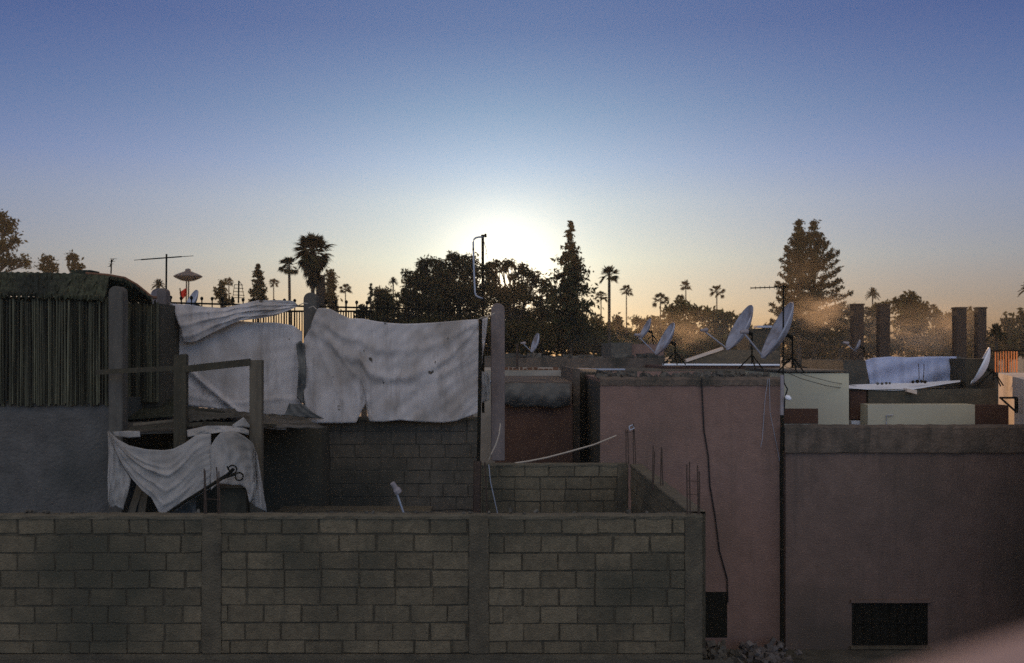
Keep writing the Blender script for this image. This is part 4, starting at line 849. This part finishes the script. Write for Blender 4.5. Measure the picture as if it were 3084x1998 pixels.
# left trees
tree('broadleaf_tree', 'tall leafy tree cut by the left edge of the photo', 60, [(-20, 520, 34, 30), (2, 512, 14, 22), (12, 530, 26, 30), (40, 560, 14, 16), (5, 575, 34, 24), (20, 610, 26, 22), (50, 605, 14, 12), (62, 615, 10, 14), (-30, 600, 40, 40)], -15, seed=8, ln=.26, wd=.11, dens=.42)
tree('small_tree', 'small round-topped tree above the reed shed, right of the tall edge tree', 70, [(112, 605, 15, 12), (100, 622, 14, 12), (122, 622, 12, 14)], 112, seed=9)
tree('small_tree', 'ragged small tree with a bent tip above the reed shed roof', 70, [(170, 600, 7, 12), (165, 592, 4, 6), (172, 618, 9, 12), (183, 622, 9, 10), (157, 598, 6, 4), (178, 602, 4, 6)], 172, seed=10, ln=.26)
tree('small_tree', 'ragged bush standing against a small palm left of the lattice aerial', 64, [(515, 665, 6, 12), (507, 680, 8, 12), (520, 688, 12, 16), (527, 700, 12, 12)], 518, seed=11, ln=.26)
tree('small_tree', 'dark oval tree just right of the great palm', 76, [(768, 638, 12, 13), (770, 660, 15, 18), (764, 690, 19, 24), (775, 705, 12, 20)], 768, seed=12, ln=.3)
tree('shrub', 'low shrub on the skyline behind the right end of the railing', 60, [(845, 722, 12, 14), (838, 735, 14, 12)], 842, seed=13)
# hazy right rows
H = 'hazy trees along the right skyline'
def row(lst, Y, leafm='leafy', sd=50, dens=.8):
    for i, (nm, lb, tx, bl) in enumerate(lst): tree(nm, lb, Y+(i % 3)*4, bl, tx, leafm, seed=sd+i, group=H, dens=dens, ln=.42, wd=.2)
row([('low_tree', 'hazy low tree right of the spiky conifer, under the shortest palm', 1390, [(1385, 745, 18, 14), (1400, 765, 28, 22), (1390, 795, 36, 30)]),
     ('low_tree', 'hazy low tree at the foot of the tallest slim palm', 1430, [(1432, 748, 20, 14), (1440, 775, 36, 26), (1430, 805, 36, 26)]),
     ('low_tree', 'hazy low tree with spiky tops between two slim palms', 1480, [(1478, 744, 14, 12), (1500, 752, 16, 12), (1485, 780, 34, 26), (1495, 808, 36, 24)]),
     ('low_tree', 'hazy low tree just left of the rounded olive hill of foliage', 1525, [(1522, 745, 14, 12), (1540, 765, 28, 22), (1530, 800, 38, 28)])], 84)
row([('round_tree', 'rounded olive tree forming the hump below two small palms', 1590, [(1590, 716, 34, 20), (1560, 735, 26, 22), (1625, 730, 30, 22), (1590, 765, 54, 34), (1600, 805, 60, 36)]),
     ('round_tree', 'hazy olive tree right of the hump, below the palm beside it', 1660, [(1655, 735, 28, 18), (1690, 740, 28, 18), (1665, 770, 46, 30), (1680, 805, 50, 34)]),
     ('round_tree', 'low olive tree sloping down behind the second largest dish', 1725, [(1716, 748, 20, 14), (1735, 765, 20, 14), (1730, 795, 40, 28), (1760, 800, 30, 20)])], 74, sd=60)
row([('dense_tree', 'dark dense tree under the twin araucarias', 1850, [(1790, 765, 16, 14), (1810, 752, 12, 10), (1830, 775, 34, 34), (1880, 770, 44, 40), (1850, 820, 50, 34), (1905, 815, 44, 34)]),
     ('dense_tree', 'smoke-veiled dark tree between the araucarias and the first chimney', 1950, [(1945, 735, 26, 24), (1980, 728, 24, 20), (1955, 770, 44, 36), (1960, 815, 50, 34)]),
     ('dense_tree', 'dark tree behind the second chimney', 2040, [(2030, 725, 24, 16), (2050, 722, 24, 20), (2030, 760, 40, 34), (2040, 810, 50, 34)]),
     ('dense_tree', 'tallest rounded tree between the two pairs of chimneys', 2110, [(2105, 700, 26, 18), (2090, 715, 30, 22), (2130, 715, 26, 20), (2155, 730, 20, 16), (2110, 760, 50, 36), (2120, 810, 54, 34)]),
     ('dense_tree', 'hazy tree sloping down before the right pair of chimneys', 2200, [(2185, 745, 22, 18), (2215, 738, 26, 18), (2200, 775, 44, 32), (2210, 815, 50, 32)]),
     ('dense_tree', 'dark tree behind the right pair of chimneys', 2262, [(2258, 738, 18, 20), (2265, 768, 30, 30), (2270, 810, 42, 30)])], 70, 'leaf', 70)
row([('dense_tree', 'upright dark tree right of the spiky palm', 2340, [(2343, 745, 14, 16), (2350, 770, 24, 28), (2345, 810, 30, 30)]),
     ('dense_tree', 'dark tree cut by the right edge of the photo', 2385, [(2380, 740, 14, 16), (2392, 760, 26, 30), (2385, 805, 34, 34)]),
     ('dense_tree', 'low dark tree at the foot of the spiky palm', 2312, [(2312, 800, 26, 26), (2300, 815, 26, 22)])], 60, 'leaf', 80)
# columnar cypresses
def profile_tree(name, label, Y, x, ytop, ybot, prof, seed, leafm='conifer', ln=.30, wd=.14, droop=.3, dens=1.0, clump=.28, twr=.16, group=None, lean=0, ragged=.35):
    rs = np.random.RandomState(seed); base = 0; rt = thing(name, (X(x, Y), Y, 0), label, 'tree', group)
    tp = P(x, ytop, Y); H_ = tp.z-P(0, ybot, Y).z; mb = MB(); tk = MB()
    tk.tube([(tp.x, Y, 0), (tp.x, Y, P(0, ybot, Y).z), tp+Vector((0, 0, -.1))], twr, 7, .02)
    nb = int(H_/.16)
    for i in range(nb):
        t = (i+.5)/nb; rmax = m(xinterp(prof, t), Y); k = max(3, int(3+rmax*3.2))
        for q in range(k):
            ph_ = rs.uniform(0, 2*math.pi); rr_ = rmax*(1-ragged*rs.random()**1.5)
            e = Vector((tp.x+rr_*math.cos(ph_), Y+rr_*math.sin(ph_), tp.z-t*H_-rs.uniform(0, .25)*rr_+rs.uniform(-.1, .1)))
            s0_ = Vector((tp.x, Y, tp.z-t*H_+.15*rr_))
            if rr_ > .35 and q < 3: tk.tube([s0_, (s0_+e)/2+Vector((0, 0, -.05)), e], .028, 4, .008)
            n = max(4, int(dens*11*(.3+rr_)))
            f_ = rs.uniform(.15, 1.03, n)[:, None]; C = np.array(s0_)+(np.array(e)-np.array(s0_))*f_+rs.normal(size=(n, 3))*clump*(.25+.75*f_)*min(1, .25+rr_*.6)*np.array([1, 1, .8])
            mb.leaves(quad_leaves(C, ln, wd, rs, droop))
    tk.build('trunk', 'bark', rt); mb.build('crown', leafm, rt)
    return rt
profile_tree('cypress', 'slim dark cypress standing alone on the left skyline', 66, 600, 615, 712, [(0, 1), (.08, 5), (.2, 10), (.4, 15), (.7, 20), (1, 19)], 3, ln=.24, wd=.12, clump=.14, ragged=.3, dens=5)
profile_tree('cypress', 'small pointed cypress at the left foot of the tree mass', 70, 862, 660, 740, [(0, 1), (.3, 5), (.7, 9), (1, 10)], 5, ln=.22, wd=.11, clump=.12, dens=3)
profile_tree('spiky_conifer', 'tall ragged conifer standing alone right of the setting sun', 66, 1327, 514, 800,
             [(0, 1), (.05, 6), (.12, 12), (.16, 8), (.21, 22), (.25, 17), (.31, 40), (.36, 28), (.42, 54), (.47, 38), (.55, 50), (.62, 46), (.68, 64), (.74, 50), (.82, 56), (.9, 44), (1, 38)], 6, ln=.36, wd=.15, clump=.24, dens=1.25, ragged=.55, droop=.8)
# araucarias: whorls of rising, foliage-sheathed branches
def araucaria(label, Y, x, ytop, ybot, prof, seed, ph0=0):
    rs = np.random.RandomState(seed); rt = thing('araucaria', (X(x, Y), Y, 0), label, 'tree', 'twin araucarias')
    tp = P(x, ytop, Y); H_ = tp.z-P(0, ybot, Y).z; mb = MB(); tk = MB()
    tk.tube([(tp.x, Y, 0), (tp.x, Y, tp.z-H_*.4), tp], .22, 8, .02)
    z = .12; i = 0
    while z < H_:
        t = z/H_; rmax = m(xinterp(prof, t), Y); k = 6 if t > .08 else 5
        for q in range(k):
            if t > .12 and rs.random() < .12: continue
            zj = rs.uniform(-.10, .10)*(t > .1); a_ = 2*math.pi*(q+.5*(i % 2))/k+ph0+rs.uniform(-.35, .35); rr_ = rmax*rs.uniform(.72, 1.16); n = max(3, int(rr_/.16))
            rise = .34 if t < .5 else .2
            pts = []
            for j in range(n+1):
                f_ = j/n; pts.append(Vector((tp.x+rr_*f_*math.cos(a_), Y+rr_*f_*math.sin(a_), tp.z-z+zj-.10*rr_*math.sin(f_*2.6)+rise*rr_*f_*f_)))
            tk.tube(pts, .03, 4, .01)
            nl = int(85*rr_+16); fs = rs.uniform(.22, 1.04, nl)**.8
            C = np.array([np.array(interp3(pts, min(f_, 1.0))) for f_ in fs]); wdt = (.03+.11*np.sin(np.clip(fs, 0, 1)*math.pi*.8+.3))[:, None]
            C = C+rs.normal(size=(nl, 3))*np.array([.9, .9, .7])*wdt+np.array([0, 0, .05])
            mb.leaves(quad_leaves(C, .24, .08, rs, -.5))
        z += .36+.20*t+rs.uniform(-.08, .08); i += 1
    tk.build('trunk', 'bark', rt); mb.build('crown', 'araucaria', rt)
def interp3(pts, t):
    k = t*(len(pts)-1); i = min(int(k), len(pts)-2); return pts[i].lerp(pts[i+1], k-i)
prof = [(0, 2), (.04, 8), (.06, 5), (.10, 14), (.2, 26), (.3, 40), (.42, 50), (.55, 56), (.8, 58), (1, 48)]
araucaria('left araucaria of the tall twin pair, behind the comb aerial', 62, 1857, 516, 810, prof, 3)
prof = [(0, 2), (.04, 9), (.06, 6), (.10, 15), (.18, 32), (.3, 54), (.42, 68), (.55, 78), (.8, 84), (1, 64)]
araucaria('right and wider araucaria of the tall twin pair', 64, 1892, 516, 810, prof, 4, .3)
# palms
def fan(mb, o, d, L_, spread, rs, nseg=13, wd=.5):
    d = d.normalized(); sd_ = d.cross(Vector((0, 0, 1)));
    if sd_.length < .1: sd_ = Vector((1, 0, 0))
    sd_.normalize(); up = sd_.cross(d).normalized()
    q = rs.uniform(-.9, .9); s2 = sd_*math.cos(q)+up*math.sin(q)
    V = []
    for k in range(nseg):
        a = -spread+2*spread*k/(nseg-1); dr = (d*math.cos(a)+s2*math.sin(a)).normalized(); nn = dr.cross(up if abs(dr.dot(up)) < .9 else sd_).normalized()
        l_ = L_*(1-.22*abs(a)/spread)*rs.uniform(.85, 1.08); w_ = L_*.13*wd*2; md = o+dr*l_*.55; tipp = o+dr*l_+Vector((0, 0, -.18*l_))
        V.append([tuple(o), tuple(md+nn*w_*.5), tuple(tipp), tuple(md-nn*w_*.5)])
        V.append([tuple(o), tuple(md+s2*w_*.5), tuple(tipp), tuple(md-s2*w_*.5)])
    mb.leaves(np.array(V))
def fan_palm(label, Y, x, ycrown, rpx, seed, ybot=None, n=22, skirt=0, twr=.10, group='slim fan palms on the skyline', lean=0, name='fan_palm', up=0.0):
    twr *= .55; rpx *= 1.12
    rs = np.random.RandomState(seed); rt = thing(name, (X(x-lean, Y), Y, 0), label, 'palm', group)
    c = P(x, ycrown+rpx*.25, Y); R_ = m(rpx, Y); mb = MB(); tk = MB(); cr_ = Vector((c.x-m(lean, Y), Y, 0))
    tk.tube([cr_, cr_.lerp(c, .5)+Vector((m(lean, Y)*.15, 0, 0)), cr_.lerp(c, .93), c], twr, 8, twr*.75)
    if skirt: tk.tube([c-Vector((0, 0, .1)), c-Vector((0, 0, .3*R_))], twr*1.6, 8, twr)
    for k in range(n):
        el = -.55+1.95*((k+.5)/n)+rs.uniform(-.15, .15)+up; az = k*2.399+rs.uniform(-.3, .3)
        d = Vector((math.cos(az)*math.cos(el), math.sin(az)*math.cos(el), math.sin(el)))
        pl_ = R_*rs.uniform(.22, .50); e = c+d*pl_+Vector((0, 0, -.06*R_))
        tk.tube([c, e], max(.012, R_*.012), 4)
        fan(mb, e, (d+Vector((0, 0, -.15))), R_*rs.uniform(.50, .74), rs.uniform(.75, 1.0), rs)
    tk.build('trunk', 'bark', rt); mb.build('crown', 'palm', rt)
    if skirt:
        sk_ = MB()
        for k in range(skirt):
            t = rs.random(); az = rs.uniform(0, 6.28); rad = R_*(.66-.60*t)*rs.uniform(.5, 1.1); o = c+Vector((math.cos(az)*rad*.75, math.sin(az)*rad*.75, -R_*(.10+1.05*t)))
            fan(sk_, o, Vector((math.cos(az)*.35, math.sin(az)*.35, -1)), R_*rs.uniform(.35, .5), .8, rs, 9)
        sk_.build('dead_skirt', 'thatchskirt', rt)
    return rt
def date_palm(label, Y, x, ycrown, rpx, seed, n=26, twr=.07, name='date_palm', group=None):
    rs = np.random.RandomState(seed); rt = thing(name, (X(x, Y), Y, 0), label, 'palm', group)
    c = P(x, ycrown+rpx*.2, Y); R_ = m(rpx, Y); mb = MB(); tk = MB(); tk.tube([(c.x, Y, 0), c], twr, 8, twr*.8)
    for k in range(n):
        el = -.3+1.7*((k+.5)/n); az = k*2.399+rs.uniform(-.3, .3); pts = []
        d = Vector((math.cos(az)*math.cos(el), math.sin(az)*math.cos(el), math.sin(el)))
        for j in range(7):
            f_ = j/6; pts.append(c+d*R_*f_+Vector((0, 0, -.55*R_*f_*f_*math.cos(el))))
        tk.tube(pts, R_*.012+.004, 4, .004)
        for j in range(14):
            f_ = .2+.8*j/13; o = interp3(pts, f_); t_ = (interp3(pts, min(1, f_+.05))-interp3(pts, max(0, f_-.05))).normalized(); sd_ = t_.cross(Vector((0, 0, 1)))
            if sd_.length < .1: sd_ = Vector((1, 0, 0))
            sd_.normalize()
            for sg in (-1, 1):
                dr = (t_*.7+sd_*sg*.8+Vector((0, 0, -.2))).normalized(); l_ = R_*.28*(1.15-f_*.6); nn = dr.cross(t_).normalized(); w_ = R_*.045
                mb.leaves(np.array([[tuple(o), tuple(o+dr*l_*.5+nn*w_), tuple(o+dr*l_), tuple(o+dr*l_*.5-nn*w_)], [tuple(o), tuple(o+dr*l_*.5+t_*w_), tuple(o+dr*l_), tuple(o+dr*l_*.5-t_*w_)]]))
    tk.build('trunk', 'bark', rt); mb.build('crown', 'palm', rt)
fan_palm('great fan palm with a thick skirt of dead fronds, left of the tree mass', 52, 727, 572, 50, 1, n=52, skirt=60, twr=.22, group=None, name='great_palm', up=.05)
MB().tube([(X(744, 54), 54, 0), P(745, 640, 54)], .24, 8).build('bare_trunk', 'bark', label='bare trunk standing close right of the great palm trunk', cat='tree')
fan_palm('leaning fan palm touching the left side of the great palm', 58, 672, 612, 27, 2, n=22, lean=-10, twr=.17)
fan_palm('small fan palm right of the lone cypress', 90, 636, 655, 14, 3)
fan_palm('small fan palm right of the great palm, above the railing', 90, 803, 668, 15, 4)
fan_palm('small fan palm left of the lattice aerial', 90, 532, 653, 13, 5)
date_palm('spiky palm crown behind the slim pinkish post', 60, 369, 660, 17, 6)
date_palm('palm crown poking out of the left slope of the tree mass', 84, 914, 652, 12, 7)
fan_palm('short fan palm leaning on the right side of the spiky conifer', 84, 1397, 686, 17, 8)
fan_palm('tallest slim fan palm right of the spiky conifer', 66, 1416, 632, 28, 9, n=22, twr=.2, up=.1)
fan_palm('medium fan palm right of the tallest slim one', 84, 1456, 672, 17, 10)
fan_palm('fan palm rising from the left side of the olive hump', 80, 1535, 692, 22, 11, n=16)
fan_palm('short fan palm sitting on top of the olive hump', 80, 1581, 694, 16, 12)
fan_palm('small fan palm on a tall stem above the olive hump', 88, 1594, 661, 16, 13)
fan_palm('fan palm with one drooping frond right of the olive hump', 80, 1666, 674, 21, 14, n=16)
date_palm('feathery palm right of the araucarias, above the first chimneys', 88, 2028, 680, 17, 15)
date_palm('palm crown on the tallest rounded tree between the chimney pairs', 72, 2120, 690, 20, 16)
fan_palm('low fan palm left of the right pair of chimneys', 74, 2169, 714, 14, 17)
date_palm('spiky low palm right of the slimmer chimney', 44, 2315, 770, 26, 18, n=30)
date_palm('palm fronds entering at the right edge of the photo', 60, 2390, 668, 22, 19)
for (x_, y_, lb, sd_) in ((1492, 752, 'tiny palm head behind the small grey dish, leftmost of three', 40), (1512, 746, 'tiny palm head on the hazy skyline, left of the olive hump', 41), (1435, 745, 'tiny palm head at the foot of the tallest slim palm', 42)):
    date_palm(lb, 86, x_, y_, 15, sd_, n=16, name='small_palm', group='tiny palm heads on the skyline')
#==================================================================== smoke and haze
def volume(name, mb, dens, col, aniso, label, noise=None):
    ma = bpy.data.materials.new(name); ma.use_nodes = True; n = ma.node_tree.nodes; l = ma.node_tree.links
    n.remove(n['Principled BSDF']); pv_ = n.new('ShaderNodeVolumePrincipled'); pv_.inputs['Color'].default_value = (*col, 1)
    pv_.inputs['Anisotropy'].default_value = aniso; pv_.inputs['Density'].default_value = dens
    l.new(pv_.outputs[0], n['Material Output'].inputs['Volume'])
    if noise:
        t = n.new('ShaderNodeTexCoord'); gr_ = n.new('ShaderNodeTexGradient'); gr_.gradient_type = 'SPHERICAL'; l.new(t.outputs['Object'], gr_.inputs[0])
        nz = n.new('ShaderNodeTexNoise'); nz.inputs['Scale'].default_value = noise; nz.inputs['Detail'].default_value = 4; l.new(t.outputs['Object'], nz.inputs[0])
        a = n.new('ShaderNodeMapRange'); a.inputs[1].default_value = .40; a.inputs[2].default_value = .75; l.new(nz.outputs[0], a.inputs[0])
        b = n.new('ShaderNodeMath'); b.operation = 'MULTIPLY'; l.new(a.outputs[0], b.inputs[0]); l.new(gr_.outputs[0], b.inputs[1])
        c = n.new('ShaderNodeMath'); c.operation = 'MULTIPLY'; c.inputs[1].default_value = dens; l.new(b.outputs[0], c.inputs[0]); l.new(c.outputs[0], pv_.inputs['Density'])
    return mb.build(name, ma, label=label, kind='stuff')
def smoke(x, y, Y, rx, ry, dens, label, rot=0):
    mb = MB(); k = 14; mb.lathe([(max(.001, math.sin(math.pi*i/k)), -math.cos(math.pi*i/k)) for i in range(k+1)], (0, 0, 0), 20)
    ob = volume('smoke', mb, dens, (.95, .80, .62), .55, label, noise=1.6)
    # ellipsoid centred on its own origin so the density fades out before the hull
    for v in ob.data.vertices: v.co.z -= 1
    ob.location = P(x, y, Y); ob.scale = (m(rx, Y), m(rx, Y)*.7, m(ry, Y)); ob.rotation_euler = (0, R(rot), 0)
    return ob
smoke(1905, 722, 50, 125, 56, .24, 'orange-lit smoke drifting in front of the araucarias', 0)
smoke(1925, 725, 49, 85, 54, .38, 'brightest puff of smoke left of the first chimney', -25)
smoke(1860, 640, 52, 90, 80, .06, 'thin smoke rising over the araucaria crowns', 0)
smoke(2120, 795, 50, 105, 50, .6, 'low smoke between the two pairs of chimneys', 20)
smoke(2190, 765, 50, 95, 54, .5, 'smoke drifting left of the right pair of chimneys', -20)
smoke(2025, 760, 50, 80, 60, .3, 'thin smoke between the two left chimneys', 0)
smoke(1590, 790, 60, 330, 95, .085, 'broad ochre veil of smoke lying over the hazy skyline trees', 0)
smoke(2080, 785, 56, 420, 110, .075, 'wide thin golden smoke layer over the low trees behind the chimneys', 0)
hz = MB().box(-75, 75, -9, 125, -1, 32)
volume('haze', hz, .0007, (.95, .86, .72), .45, 'thin evening haze over the roofs and trees')
for o in bpy.data.objects:
    if '_w' in o: del o['_w']
